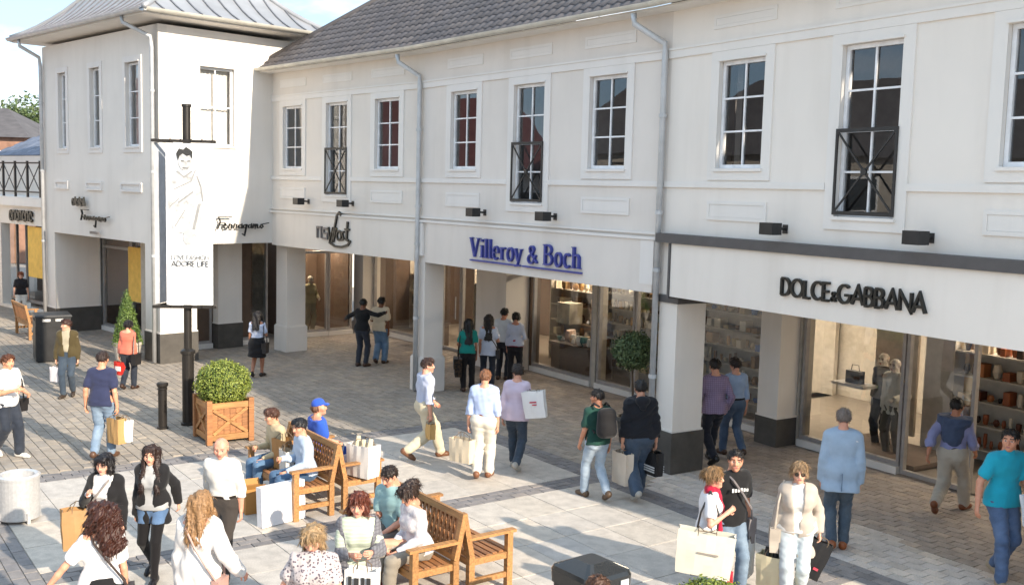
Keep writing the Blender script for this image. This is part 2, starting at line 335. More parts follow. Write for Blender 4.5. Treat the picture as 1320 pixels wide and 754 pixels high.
def window(parent, M, x0, x1, z0, z1, rows=3, cols=2, surround=.16, french=False, sm=TRIM, dark=True, recess=.055):
    w = MB(); yr = recess; fr = .055; sheet(w, x0, x1, z0, z1, [(x0+fr, x1-fr, z0+fr, z1-fr)], .06, yr)
    o = w.build('window', FRAMEW, parent, M)
    gx0, gx1, gz0, gz1 = x0+fr, x1-fr, z0+fr, z1-fr; cw = (gx1-gx0)/cols; rh = (gz1-gz0)/rows
    for i in range(cols):
        for j in range(rows):
            q = MB(); q.poly([(gx0+i*cw, yr+.035, gz0+j*rh), (gx0+(i+1)*cw, yr+.035, gz0+j*rh), (gx0+(i+1)*cw, yr+.035, gz0+(j+1)*rh), (gx0+i*cw, yr+.035, gz0+(j+1)*rh)])
            q.build('pane', GLASS, o, M)
    for i in range(1, cols): MB().box(gx0+i*cw-.014, gx0+i*cw+.014, yr+.008, yr+.032, gz0, gz1).build('mullion', FRAMEW, o, M)
    for j in range(1, rows): MB().box(gx0, gx1, yr+.012, yr+.03, gz0+j*rh-.013, gz0+j*rh+.013).build('glazing_bar', FRAMEW, o, M)
    if surround:
        s = MB(); sheet(s, x0-surround, x1+surround, z0-surround, z1+min(surround, .145), [(x0, x1, z0, z1)], .06, -.024); s.build('surround', sm, o, M)
        MB().box(x0-.03, x1+.03, -.05, .0, z0-.045, z0-.004).build('sill', sm, o, M)
        MB().box(x0-.02, x1+.02, -.045, yr, z1+.003, z1+.03).build('head_drip', sm, o, M)
    if french:
        rz0, rz1 = z0+.02, z0+(z1-z0)*.515; a, b = x0-.015, x1+.015
        r = MB(); sheet(r, a, b, rz0, rz1, [(a+.035, b-.035, rz0+.05, rz1-.05)], .02, -.05); r.build('railing_frame', IRON, o, M)
        for (p, q) in (((a+.02, rz0+.03), (b-.02, rz1-.03)), ((b-.02, rz0+.03), (a+.02, rz1-.03))):
            MB().bar((p[0], -.04, p[1]), (q[0], -.04, q[1]), .024, .016, (0, 1, 0)).build('railing_brace', IRON, o, M)
        MB().tube([((a+b)/2, -.058, (rz0+rz1)/2), ((a+b)/2, -.03, (rz0+rz1)/2)], .045, 10).build('railing_boss', IRON, o, M)
    return o
def lampbox(M, x, z, label):
    t = thing('wall_spotlight', label, 'wall lamp', M @ Matrix.Translation((x, 0, z)), 'box spotlights on the shop facades')
    w = WM[t.name]
    MB().box(-.045, .045, -.012, 0, -.06, .06).build('bracket', IRON, t, w); MB().tube([(0, -.01, 0), (0, -.2, .015)], .02, 8).build('arm', IRON, t, w)
    b = MB(); b.box(-.115, .115, -.38, -.19, -.075, .085); b.build('housing', BLACK, t, w); MB().box(-.09, .09, -.36, -.21, -.078, -.0755).build('lens', FRAMEG, t, w)
def panel(parent, M, x0, x1, z0, z1, mat, d=.03):
    s = MB(); sheet(s, x0, x1, z0, z1, [(x0+.05, x1-.05, z0+.05, z1-.05)], d, -d); o = s.build('raised_panel', mat, parent, M)
    q = MB(); sheet(q, x0+.052, x1-.052, z0+.052, z1-.052, [], .008, -.012); q.build('panel_field', mat, o, M)
def column(parent, M, x0, x1, y0, y1, z1, pl, mat, plinth, cap=None, pz=.04):
    c = MB(); c.box(x0, x1, y0, y1, pl, z1); o = c.build('column', mat, parent, M)
    MB().box(x0-pz, x1+pz, y0-pz, y1+pz, 0.002, pl).build('plinth', plinth, o, M)
    MB().box(x0-.02, x1+.02, y0-.02, y1+.02, pl, pl+.03).build('plinth_moulding', mat, o, M)
    if cap: MB().box(x0-.03, x1+.05, y0-.03, y1+.05, z1-.11, z1-.002).build('capital', cap, o, M)
    return o
def pipe(parent, M, pts, r=.045, clips=()):
    o = MB().tube(pts, r, 10).build('downpipe', ZINC, parent, M, smooth=True)
    for x, y, z in clips: MB().tube([(x, y, z-.03), (x, y, z+.03)], r+.014, 10).build('pipe_clip', ZINC, o, M)
    return o
# roof tiles -------------------------------------------------------
def tile_mesh(w=.235, l=.34):
    q = MB(); n = 6; vs = []
    prof = [(-.5+i/n,   .022*math.sin(2*math.pi*(i/n))+.006*math.sin(4*math.pi*i/n)) for i in range(n+1)]
    for yy, lift in ((0, .032), (l, .0)): vs += [(x*w, yy, z+lift) for x, z in prof]
    vs += [(x*w, 0, z+.002) for x, z in prof]
    fs = [(i, i+1, n+2+i, n+1+i) for i in range(n)]+[(2*(n+1)+i, 2*(n+1)+i+1, i+1, i) for i in range(n)]
    q.add(vs, fs); return q
TQ = tile_mesh(); TILE_ME = TQ.mesh('roof_tile', TILE, True)
PITCH_R = 38.0
def roof(parent, M, length, depth, z, l0, l1, single_rows, over=.38, cut=None):
    """front slope of a tiled roof in the facade's frame: starts over m before the wall; l0/l1 add to the ends per metre of depth"""
    tp = math.tan(R(PITCH_R)); zz = lambda y: z+(y+over)*tp
    e0, e1 = -over, depth
    d = MB(); d.poly([(-l0*e0, e0, zz(e0)-.03), (length+l1*e0, e0, zz(e0)-.03), (length+l1*e1, e1, zz(e1)-.03), (-l0*e1, e1, zz(e1)-.03)])
    rf = d.build('roof', TILE, parent, M)
    rows = int((depth+over)/math.cos(R(PITCH_R))/.27); joined = MB(); k = 0
    for r in range(rows):
        y = e0-.05+r*.27*math.cos(R(PITCH_R)); xa = -l0*y; xb = length+l1*y; n = int((xb-xa)/.235)
        for i in range(n+1):
            x = xa+(i+.5)*.235
            if x > xb+.1: continue
            T = Matrix.Translation((x, y, zz(y)+random.uniform(0, .006))) @ Matrix.Rotation(R(PITCH_R), 4, 'X')
            if r < single_rows and k < 300: inst('roof_tile', TILE_ME, rf, M @ T @ Matrix.Rotation(random.gauss(0, .008), 4, 'Z')); k += 1
            else: joined.add([T @ Vector(v) for v in TQ.v], TQ.f)
    if joined.v: joined.build('roof_tiles', TILE, rf, M, smooth=True, kind='stuff')
    # gutter
    gp = [(.075*math.cos(a), .075*math.sin(a)) for a in [math.pi+i*math.pi/6 for i in range(7)]]
    q = MB(); vs = [(x, -over-.09+dy, z-.0+dz) for x in (l0*over-.02, length-l1*over+.02) for dy, dz in gp]; n = len(gp)
    q.add(vs, [(i, i+1, n+i+1, n+i) for i in range(n-1)]); q.build('gutter', GUTTER, rf, M, smooth=True)
    q = MB(); q.box(l0*over, length-l1*over, -over, .0, z-.09, z-.06); q.build('soffit', TRIM, rf, M)
    for i in range(1, int(length/1.0)): MB().tube([(i*1.0, -over-.09, z-.085), (i*1.0, -over-.09, z+.01)], .012, 6).build('gutter_bracket', GUTTER, rf, M)
    return rf
# lettering -------------------------------------------------------
def arc(cx, cy, rx, ry, a0, a1, n=12): return [(cx+rx*math.cos(R(a0+(a1-a0)*i/n)), cy+ry*math.sin(R(a0+(a1-a0)*i/n))) for i in range(n+1)]
def ribbon(mb, pts, w, y0, y1):
    P = [Vector(p) for p in pts]; n = len(P); closed = (P[0]-P[-1]).length < 1e-4
    if closed: P = P[:-1]; n -= 1
    Lf, Rt = [], []
    for i in range(n):
        a = P[(i-1) % n] if closed or i > 0 else P[i]; b = P[(i+1) % n] if closed or i < n-1 else P[i]
        d1 = (P[i]-a).normalized() if (P[i]-a).length > 1e-6 else None; d2 = (b-P[i]).normalized() if (b-P[i]).length > 1e-6 else None
        d1 = d1 or d2; d2 = d2 or d1; n1 = Vector((-d1.y, d1.x)); n2 = Vector((-d2.y, d2.x)); m = n1+n2
        m = m.normalized() if m.length > .2 else n1; k = 1/max(.45, m.dot(n1)); Lf.append(P[i]+m*w/2*k); Rt.append(P[i]-m*w/2*k)
    vs = [];
    for i in range(n): vs += [(Lf[i].x, y0, Lf[i].y), (Rt[i].x, y0, Rt[i].y), (Rt[i].x, y1, Rt[i].y), (Lf[i].x, y1, Lf[i].y)]
    fs = []
    for i in range(n if closed else n-1):
        a, b = 4*i, 4*((i+1) % n); fs += [(a, a+1, b+1, b), (a+1, a+2, b+2, b+1), (a+2, a+3, b+3, b+2), (a+3, a, b, b+3)]
    if not closed: fs += [(0, 3, 2, 1), (4*n-4, 4*n-3, 4*n-2, 4*n-1)]
    mb.add(vs, fs)
T_, t_ = .13, .05
SANS = {'D': (.62, [[(0,0),(0,1)], [(0,1),(.2,1),*arc(.2,.5,.4,.5,90,-90),(0,0)]]), 'O': (.84, [arc(.42,.5,.4,.5,0,360,20)]), 'L': (.42, [[(0,1),(0,0),(.38,0)]]),
 'C': (.68, [arc(.42,.5,.4,.5,50,310,16)]), 'E': (.44, [[(.4,1),(0,1),(0,0),(.4,0)], [(0,.52),(.36,.52)]]), 'G': (.82, [arc(.42,.5,.4,.5,50,340,16), [(.46,.45),(.82,.45),(.8,.3)]]),
 'A': (.72, [[(0,0),(.36,1),(.72,0)], [(.14,.32),(.58,.32)]]), 'B': (.54, [[(0,0),(0,1)], [(0,1),(.24,1),*arc(.24,.77,.2,.23,90,-90,8),(0,.54)], [(0,.54),(.26,.54),*arc(.26,.27,.24,.27,90,-90,8),(0,0)]]),
 'N': (.66, [[(0,0),(0,1),(.66,0),(.66,1)]]), 'V': (.68, [[(0,1),(.34,0),(.68,1)]]), 'F': (.42, [[(.4,1),(0,1),(0,0)], [(0,.52),(.34,.52)]]), 'S': (.5, [arc(.25,.75,.21,.25,40,270,10)+arc(.25,.25,.23,.25,90,-140,10)]),
 'H': (.6, [[(0,0),(0,1)], [(.6,0),(.6,1)], [(0,.5),(.6,.5)]]), 'I': (.06, [[(.03,0),(.03,1)]]), 'R': (.54, [[(0,0),(0,1),(.26,1),*arc(.26,.76,.22,.24,90,-90,8),(0,.52)], [(.26,.52),(.52,0)]]),
 '&': (.66, [([(.64,0),(.20,.66),*arc(.30,.82,.15,.16,200,-20,8),(.34,.60),(.12,.40),*arc(.26,.22,.22,.22,150,320,8),(.60,.46)], .11)]), '.': (.06, [[(0,0),(.06,0)]])}
# serif letters carry their own stroke widths
SERIF = {'V': (.62, [([(.02,1),(.29,0)], T_), ([(.29,0),(.54,1)], t_), ([(-.06,.985),(.16,.985)], .04), ([(.42,.985),(.66,.985)], .04)]),
 'i': (.2, [([(.1,0),(.1,.64)], T_), ([(.1,.82),(.1,.96)], .14), ([(0,.02),(.2,.02)], .04), ([(0,.62),(.1,.62)], .04)]), 'l': (.2, [([(.1,0),(.1,1)], T_), ([(0,.02),(.2,.02)], .04), ([(0,.98),(.1,.98)], .04)]),
 'e': (.42, [(arc(.21,.32,.17,.32,0,310,18), .09), ([(.06,.34),(.38,.34)], t_)]), 'r': (.34, [([(.1,0),(.1,.64)], T_), (arc(.24,.46,.13,.16,165,50,7), .07), ([(0,.02),(.2,.02)], .04), ([(0,.62),(.1,.62)], .04)]),
 'o': (.44, [(arc(.22,.32,.17,.32,0,360,20), .095)]), 'y': (.42, [([(.02,.64),(.22,.02)], T_), ([(.4,.64),(.16,-.22),(.04,-.24)], t_), ([(-.04,.63),(.12,.63)], .04), ([(.32,.63),(.46,.63)], .04)]),
 '&': (.6, [([(.58,.04),(.16,.58),*arc(.26,.70,.12,.14,200,-20,8),(.3,.5),(.1,.34),*arc(.22,.2,.17,.2,150,320,8),(.5,.42)], .08)]),
 'B': (.56, [([(.1,0),(.1,1)], .14), ([(.1,.97),(.26,.97),*arc(.26,.75,.19,.22,90,-90,8),(.1,.53)], .085), ([(.1,.53),(.28,.53),*arc(.28,.28,.22,.25,90,-90,8),(.1,.03)], .09), ([(0,.02),(.2,.02)], .04), ([(0,.98),(.2,.98)], .04)]),
 'c': (.38, [(arc(.21,.32,.17,.32,45,315,14), .095)]), 'h': (.48, [([(.1,0),(.1,1)], T_), ([(.1,.46),*arc(.24,.48,.14,.15,170,0,8),(.38,0)], .1), ([(0,.02),(.2,.02)], .04), ([(.28,.02),(.48,.02)], .04), ([(0,.98),(.1,.98)], .04)])}
def letter_sign(text, font, M, x0, x1, z, h, mat, label, cat='sign', w=.15, gap=.12, depth=(-.075, -.03), name='shop_sign', bars=(), heights=None, parent=None):
    t = thing(name, label, cat, M @ Matrix.Translation((x0, 0, z))) if parent is None else parent
    Mt = M @ Matrix.Translation((x0, 0, z))
    tot = sum((.28 if c == ' ' else font[c][0]*(heights or {}).get(i, 1)+gap) for i, c in enumerate(text))-gap; k = (x1-x0)/tot; cx = 0
    for i, c in enumerate(text):
        if c == ' ': cx += .28; continue
        gw, st = font[c]; s = (heights or {}).get(i, 1); q = MB()
        for j, sk in enumerate(st):
            pts, sw = sk if isinstance(sk, tuple) else (sk, w)
            ribbon(q, [((cx+px*s)*k, pz*s*h) for px, pz in pts], sw*s*h, depth[0]-.001*j, depth[1])
        q.build('letter', mat, t, Mt); cx += gw*s+gap
    for (bx0, bx1, bz) in bars: MB().box(bx0, bx1, depth[0], depth[1], bz, bz+.028).build('underline_bar', mat, t, Mt)
    return t
def shelf_unit(M, w, h, n, label, cols, depth=.4, lit=True):
    t = thing('display_shelf', label, 'shelf', M); gm = goods_mat('goods', cols)
    MB().box(-w/2, w/2, depth-.03, depth, 0.01, h).build('back_panel', INTW, t, M)
    for s in (-1, 1): MB().box(s*w/2-.02, s*w/2+.02, 0, depth-.031, 0.01, h).build('side_panel', INTW, t, M)
    q = MB()
    for i in range(n):
        z = .25+i*(h-.3)/n; MB().box(-w/2+.021, w/2-.021, 0.01, depth-.031, z, z+.03).build('shelf_board', INTW, t, M)
        x = -w/2+.08
        while x < w/2-.12:
            gw = random.uniform(.06, .2); gh = random.uniform(.06, min(.26, (h-.3)/n*.7)); r_ = gw/2
            if random.random() < .6: q.lathe([(r_*.5, z+.031), (r_*random.uniform(.7, 1), z+.031+gh*.5), (r_*random.uniform(.4, .95), z+.031+gh)], 8, c=(x+r_, depth*.45))
            else: q.box(x, x+gw, .06, .26, z+.031, z+.031+gh)
            x += gw+random.uniform(.02, .1)
    q.build('goods', gm, t, M, kind='stuff')
    return t
def shopfront(parent, A, B, items, room, wallm, lightm, nlights=4, sill=.13, top=2.95, ext=.3, sides=(1, 1)):
    """items: list of (x0, x1, kind) along A->B; room depth behind it"""
    ax, ay = A; L = math.hypot(B[0]-ax, B[1]-ay); M = frame(ax, ay, math.degrees(math.atan2(B[1]-ay, B[0]-ax)))
    for x0, x1, kind in items:
        if kind == 'wall':
            MB().box(x0, x1, -.02, .3, .002, top).build('shop_wall', wallm, parent, M); continue
        if kind == 'open': 
            MB().box(x0, x1, 0, .08, 2.42, 2.5).build('transom', FRAMEG, parent, M); continue
        f = MB(); z0 = .02 if kind == 'door' else sill; zt = 2.42
        tr = [] if kind == 'tall' else [(x0+.06, x1-.06, zt+.07, top-.06)]
        holes = [(x0+.06, x1-.06, z0+.07, (top-.06) if kind == 'tall' else zt)]+tr
        sheet(f, x0+.004, x1-.004, z0, top, holes, .09, 0); fo = f.build('shop_window' if kind != 'door' else 'shop_door', FRAMEG, parent, M)
        for h in holes: MB().poly([(h[0], .045, h[2]), (h[1], .045, h[2]), (h[1], .045, h[3]), (h[0], .045, h[3])]).build('pane', GLASS_S, fo, M)
        if kind == 'door': MB().tube([(x1-.16, -.05, .9), (x1-.16, -.05, 1.5)], .014, 8).build('handle', ZINC, fo, M)
        else: MB().box(x0, x1, -.06, .14, .002, sill-.003).build('stone_sill', TRIM, fo, M)
    q = MB(); q.poly([(-ext, .1, .006), (L+ext, .1, .006), (L+ext, room, .006), (-ext, room, .006)]); q.build('shop_floor', INTF, parent, M)
    q = MB(); q.box(-ext, L+ext, .095, room+.1, 2.96, 3.02); q.build('shop_ceiling', CEIL, parent, M)
    q = MB(); q.box(-ext, L+ext, room, room+.12, 0.01, 2.955); q.build('shop_back_wall', wallm, parent, M)
    for xw in [v_ for v_, on in ((-ext-.1, sides[0]), (L+ext, sides[1])) if on]: MB().box(xw, xw+.1, .1, room, 0.01, 2.955).build('shop_side_wall', wallm, parent, M)
    for i in range(nlights):
        x = (i+.5)*L/nlights
        MB().box(x-.3, x+.3, room*.45, room*.45+.25, 2.93, 2.957).build('ceiling_light', lightm, parent, M)
    return M
# ------------------------------------------------------------------ the curved shop row: one building per facade facet
def seg_frame(A, B): return frame(A[0], A[1], math.degrees(math.atan2(B[1]-A[1], B[0]-A[0])))
def dist(A, B): return math.hypot(B[0]-A[0], B[1]-A[1])
FB, FT, LB, UB, WT = 2.82, 3.66, 4.50, 6.46, 7.20          # fascia bottom/top, lower and upper string course, wall top
KP = math.tan(R(2.6))
def row_building(A, B, label, wallm, trimm, wins, l0, l1, single_rows, fascia=True, dg=False):
    L = dist(A, B); M = seg_frame(A, B); b = thing('row_building', label, 'building', M, 'buildings of the curved shop row')
    holes = [(c-.46, c+.46, (4.16 if fr else 4.78), 6.33) for c, fr in wins]
    w = MB(); sheet(w, 0, L, FB, WT, holes, .14); w.build('wall', wallm, b, M)
    for i, (c, fr) in enumerate(wins):
        window(b, M, c-.455, c+.455, (4.165 if fr else 4.785), 6.325, 4 if fr else 3, 2, .17, fr, trimm)
        panel(b, M, c-.62, c+.62, 6.80, 7.0, trimm, .014)
        if not fr: panel(b, M, c-.6, c+.6, 4.03, 4.31, trimm, .02)
    q = MB(); q.box(0, L, -.028, 0, UB+.012, UB+.13); q.build('string_course', trimm, b, M); q = MB(); q.box(0, L, -.045, 0, UB+.13, UB+.165); q.build('string_course_cap', trimm, b, M)
    cuts = sorted(c for c, fr in wins if fr); x = 0
    for e in [c for c in cuts]+[None]:
        x1 = e-.63 if e is not None else L
        q = MB(); q.box(x, x1, -.03, 0, LB, LB+.09); q.build('sill_course', trimm, b, M); x = (e or 0)+.63
    # room behind the windows, slab over the arcade, rear wall
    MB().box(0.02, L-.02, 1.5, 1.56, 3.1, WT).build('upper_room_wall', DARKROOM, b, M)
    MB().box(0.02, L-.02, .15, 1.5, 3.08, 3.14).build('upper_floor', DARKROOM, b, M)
    MB().box(-.6, L+.6, .10, 3.9, FB+.06, 3.07).build('arcade_ceiling', TRIM, b, M)
    MB().box(-.6, L+.6, 8.6, 8.8, 0.01, WT).build('rear_wall', wallm, b, M)
    roof(b, M, L, 5.5, WT+.07, l0, l1, single_rows)
    q = MB(); zt = WT+.07+5.88*math.tan(R(PITCH_R)); q.poly([(-l0*5.5, 5.5, zt), (L+l1*5.5, 5.5, zt), (L+l1*9, 9.2, WT), (-l0*9, 9.2, WT)]); q.build('rear_roof_slope', TILE, b, M)
    if fascia and not dg:
        q = MB(); q.box(.28, L-.2, -.05, -.002, FB-.0, FT); q.build('fascia_board', wallm, b, M)
        q = MB(); q.box(0, L, -.075, -.0, FT+.003, FT+.05); q.build('fascia_moulding', trimm, b, M); q = MB(); q.box(0, L, -.05, -.0, FT+.09, FT+.12); q.build('fascia_bead', trimm, b, M)
    if dg:
        q = MB(); q.box(.33, L+.1, -.14, -.002, FB, FT-.02); q.build('sign_box', WALL_C, b, M)
        q = MB(); q.box(0.0, L+.1, -.19, -.0, FT-.015, FT+.125); q.build('grey_cornice', GREYTRIM, b, M)
        q = MB(); q.box(.285, .325, -.16, -.003, FB-.03, FT-.02); q.build('grey_reveal', GREYTRIM, b, M)
    return b, M, L
b1, M1, L1 = row_building(P0, P1, 'warm white facade next to the tower, with black script lettering over its arcade', WALL_A, TRIM, [(1.03, 0), (3.04, 1), (5.07, 0)], -1.0, KP, 7)
b2, M2, L2 = row_building(P1, P2, 'pale grey facade with dark blue lettering and a tiled roof', WALL_B, TRIM_B, [(1.51, 0), (3.63, 1), (5.77, 0)], KP, KP, 10)
b3, M3, L3 = row_building(P2, P3, 'white facade with black capital lettering on a white sign box under grey trim', WALL_C, TRIM, [(1.55, 0), (3.80, 1), (6.05, 0)], KP, KP, 0, dg=True)
b4, M4, L4 = row_building(P3, P4, 'end of the white shop row beyond the capital letter sign box', WALL_C, TRIM, [], KP, 0., 0)
# end gable of the row
q = MB(); q.poly([(L4, 0, 0), (L4, 8.8, 0), (L4, 8.8, WT), (L4, 5.5, WT+4.6), (L4, 0, WT)]); q.build('gable_wall', WALL_C, b4, M4)
q = MB(); q.box(0, L4, 3.4, 3.5, 0, 3.0); q.build('shop_wall', WALL_C, b4, M4)
# hip end over the inner corner
zt = WT+.07+5.88*math.tan(R(PITCH_R)); q = MB(); q.poly([(-.38, -.38, WT+.04), (5.5, 5.5, zt-.02), (-.38, 11.3, WT+.04)]); q.build('hip_roof_slope', TILE, b1, M1)
MB().tube([(-.38, -.38, WT+.08), (5.5, 5.5, zt+.03)], .09, 8).build('hip_ridge', TILE, b1, M1, smooth=True)
# columns of the arcade
column(b1, M1, -.30, .25, .30, .85, 2.9, .66, WALL_A, WALL_A)
column(b2, M2, -.30, .14, .0, .48, FB, .74, WALL_B, WALL_B)
column(b3, M3, -.06, .36, .002, .60, FB-.01, .66, WALL_C, PLINTH, GREYTRIM)
column(b4, M4, -.1, .32, .0, .55, FB, .66, WALL_C, PLINTH); column(b4, M4, 1.15, 1.57, .0, .55, FB, .66, WALL_C, PLINTH)
pipe(b2, M2, [(-.35, -.47, 7.16), (-.35, -.44, 7.0), (-.05, -.1, 6.72), (-.05, -.09, 6.5), (-.05, -.09, 3.3), (-.05, -.09, .02)], .05, [(-.05, -.09, z) for z in (5.6, 4.0, 3.2, 1.6)])
pipe(b3, M3, [(-.40, -.47, 7.16), (-.40, -.44, 7.0), (-.06, -.1, 6.7), (-.06, -.09, 6.5), (-.06, -.09, .02)], .05, [(-.06, -.09, z) for z in (5.6, 4.1, 3.2, 1.5)])
MB().box(-.22, .1, -.06, -.003, 2.95, 3.65).build('fluted_pilaster', TRIM_B, b2, M2)
MB().box(6.72, 7.02, -.06, -.003, 2.95, 3.65).build('fluted_pilaster', TRIM_B, b2, M2)
lampbox(M1, 1.8, 3.98, 'black box spotlight on the warm white facade close to the tower'); lampbox(M1, 3.75, 3.98, 'black box spotlight on the warm white facade right of the script sign')
lampbox(M2, 2.30, 3.94, 'black box spotlight above the start of the dark blue lettering'); lampbox(M2, 4.47, 3.94, 'black box spotlight above the end of the dark blue lettering')
lampbox(M3, 2.51, 3.96, 'black box spotlight above the start of the black capital lettering'); lampbox(M3, 4.79, 3.96, 'black box spotlight above the end of the black capital lettering')
letter_sign('Villeroy & Boch', SERIF, M2, 1.96, 5.30, 3.07, .37, NAVY, 'dark blue serif lettering with a thin blue underline on the pale fascia', depth=(-.11, -.055), gap=.075, bars=[(0, 1.62, -.085), (1.70, 3.36, -.085)])
letter_sign('DOLCE&GABBANA', SANS, M3, 2.66, 4.90, 3.085, .225, BLACKSIGN, 'black capital lettering on the white sign box', w=.15, gap=.10, depth=(-.19, -.145), heights={5: .55})
# script sign beside the tower: small upright letters running into a tall swash and a curved underline
ts = thing('shop_sign', 'small black script lettering with a tall swash and curved underline', 'sign', M1 @ Matrix.Translation((2.31, 0, 3.1)))
def stroke_sign(t, M, name, strokes, mat, y=(-.1, -.055)):
    for pts, w in strokes:
        s_ = MB(); ribbon(s_, pts, w, *y); s_.build(name, mat, t, M)
LTG = plain('grey_sign_metal', (.16, .15, .15), .4, .2)
stroke_sign(ts, WM[ts.name], 'letter', [([(.02,.02),(.02,.28),(.2,.28),(.2,.02)], .05), ([(.48,.26),(.3,.26),(.3,.15),(.46,.14),(.46,.02),(.28,.02)], .045)], LTG)
stroke_sign(ts, WM[ts.name], 'letter', [([(.52,.3),(.58,0),(.70,.26),(.76,0),(.86,.3)], .045), ([(1.06,.60),(.98,.66),(.88,.58),(.76,.2),(.68,-.05)], .05), (arc(.98,.12,.09,.11,0,360,12), .04), ([(1.2,.22),(1.1,.2),(1.18,.06),(1.08,.02)], .04), ([(1.34,.46),(1.30,.04),(1.38,.02)], .055), ([(1.22,.28),(1.42,.28)], .04), ([(.56,-.06),(.8,-.14),(1.1,-.14),(1.36,-.08),(1.46,.02)], .045)], BLACKSIGN)
# shopfronts behind the arcade
GL = ['#c9b48a', '#7d5b3a', '#e8dcc4', '#9a7a52', '#d8c9a8', '#5d4a3a', '#b58d5a', '#f0e8d8']
shelf_cols = GL
F1 = shopfront(b1, R0, R1, [(0.02, 2.5, 'tall'), (2.52, 3.6, 'wall'), (3.62, 4.55, 'door'), (4.57, 6.15, 'win'), (6.17, 7.5, 'wall')], 4.2, INTD, LAMP, 5, sides=(1, 0))
F2 = shopfront(b2, R1, R2, [(0.02, 2.35, 'win'), (2.37, 2.5, 'wall'), (2.52, 3.75, 'win'), (3.77, 5.4, 'win')], 4.2, INTW, LAMPW, 5, sides=(0, 0))
F3 = shopfront(b3, R2, R3, [(0.02, 2.15, 'win'), (2.17, 2.93, 'wall'), (2.95, 5.05, 'tall'), (5.07, 6.3, 'door'), (6.32, 8.6, 'open')], 4.4, INTW, LAMPW, 6, sides=(0, 1))
column(b1, F1, 6.25, 7.45, -.75, -.03, 2.86, .75, WALL_B, WALL_B); column(b3, F3, 2.4, 2.88, -.5, -.03, 2.86, .5, WALL_C, PLINTH, pz=.02)
column(b1, F1, -.55, .0, -.35, .25, 2.86, .3, WALL_A, WALL_A)
# glazed return wall of the tower inside the arcade
RT = shopfront(b1, (-6.35, 29.0), (-4.75, 30.35), [(0.02, 1.25, 'win'), (1.27, 2.08, 'win')], 2.0, INTD, LAMP, 2, ext=-.1)
shelf_unit(F2 @ Matrix.Translation((-.1, 1.5, 0)), 2.3, 2.3, 5, 'lit display shelf of tableware behind the left pane under the blue sign', GL)
shelf_unit(F2 @ Matrix.Translation((2.5, 1.1, 0)), 2.5, 2.4, 6, 'lit display shelf of tableware behind the topiary tree', GL)
shelf_unit(F3 @ Matrix.Translation((.25, .85, 0)), 2.1, 2.4, 6, 'crowded display shelf behind the two men at the window', GL+['#3d6aa8'])
shelf_unit(F3 @ Matrix.Translation((5.7, 1.7, 0)), 1.9, 2.3, 5, 'dark wooden shelf with bags inside the open shop door', ['#5a2f1c', '#8a4a28', '#2c1c14', '#a8683a', '#d8c8b0'])
shelf_unit(F1 @ Matrix.Translation((3.9, 1.5, 0)), 1.6, 2.2, 4, 'dim shelf deep inside the shop behind the door group', GL)
shelf_unit(F1 @ Matrix.Translation((.5, 1.5, 0)), 1.6, 2.2, 4, 'shelf inside the shop behind the couple with crossed arms', ['#4a4038', '#8c8070', '#c8beb0', '#2e2822'])
def plinth_table(M, w, d, h, label, mat):
    t = thing('display_table', label, 'table', M); MB().box(-w/2, w/2, -d/2, d/2, h-.06, h).build('table_top', mat, t, M); MB().box(-w/2+.05, w/2-.05, -d/2+.05, d/2-.05, .008, h-.061).build('table_base', mat, t, M); return t
plinth_table(F2 @ Matrix.Translation((1.1, .7, 0)), 1.7, .7, .75, 'low display table in the window left of the topiary tree', INTD)
gq = MB()
for i in range(26):
    x = random.uniform(.35, 1.85); y = random.uniform(.45, .95); r_ = random.uniform(.05, .12); gq.lathe([(r_*.4, .752), (r_, .752+r_*random.uniform(.3, 1.2)), (r_*.8, .752+r_*random.uniform(1.2, 2.2))], 9, c=(x, y))
o_ = gq.build('tableware', goods_mat('tableware', ['#e9e2d2', '#d8b8a0', '#f4f0e6', '#5f8f86', '#c9a97c', '#e0c8b8']), None, F2); tag(o_, 'bowls and vases crowded on the window display table', 'tableware', kind='stuff')
sb = MB().box(.25, .75, .5, .9, 1.0, 1.5).build('gift_box', plain('cream_card', (.62, .55, .42), .8), None, F2 @ Matrix.Translation((.1, 0, .2))); tag(sb, 'cream box standing on the tableware in the window', 'box')
# signs behind glass
# ------------------------------------------------------------------ corner tower
TC = Vector((-8.44, 24.40)); TL_L, TR_L = 7.1, 4.0; TH = 8.05; TF = 2.87
TLp = (TC.x-.7071*TL_L, TC.y+.7071*TL_L); MT = frame(TLp[0], TLp[1], -45); MR = frame(TC.x, TC.y, 45)
tw = thing('corner_tower', 'white corner tower building with concave grey metal roof', 'building', MT)
sx = lambda s: TL_L-s
wl = [(sx(5.96), sx(5.44)), (sx(3.86), sx(3.26)), (sx(1.75), sx(1.0))]
q = MB(); sheet(q, 0, TL_L, TF, TH, [(a, b, 5.22, 7.26) for a, b in wl], .22); q.build('wall', WALL_T, tw, MT)
q = MB(); sheet(q, 0, TR_L, TF, TH, [(1.05, 1.98, 5.28, 7.18)], .22); q.build('wall', WALL_T, tw, MR)
for a, b in wl:
    window(tw, MT, a+.003, b-.003, 5.223, 7.257, 3, 1, .15, False, TRIM_B, recess=.09)
    MB().box(a-.05, b+.05, .24, .255, 5.2, 7.3).build('curtain', LINEN, tw, MT); panel(tw, MT, a-.28, b+.1, 4.1, 4.33, TRIM_B, .05)
window(tw, MR, 1.053, 1.977, 5.283, 7.177, 2, 2, .06, False, WALL_T, recess=.08)
cq = MB(); nn = 40; vs = [(.98+i*1.08/nn, .255+.016*math.sin(i*1.7)+.008*math.sin(i*.9), z) for z in (5.2, 7.25) for i in range(nn+1)]
cq.add(vs, [(i, i+1, nn+2+i, nn+1+i) for i in range(nn)]); cq.build('curtain', LINEN, tw, MR, smooth=True)
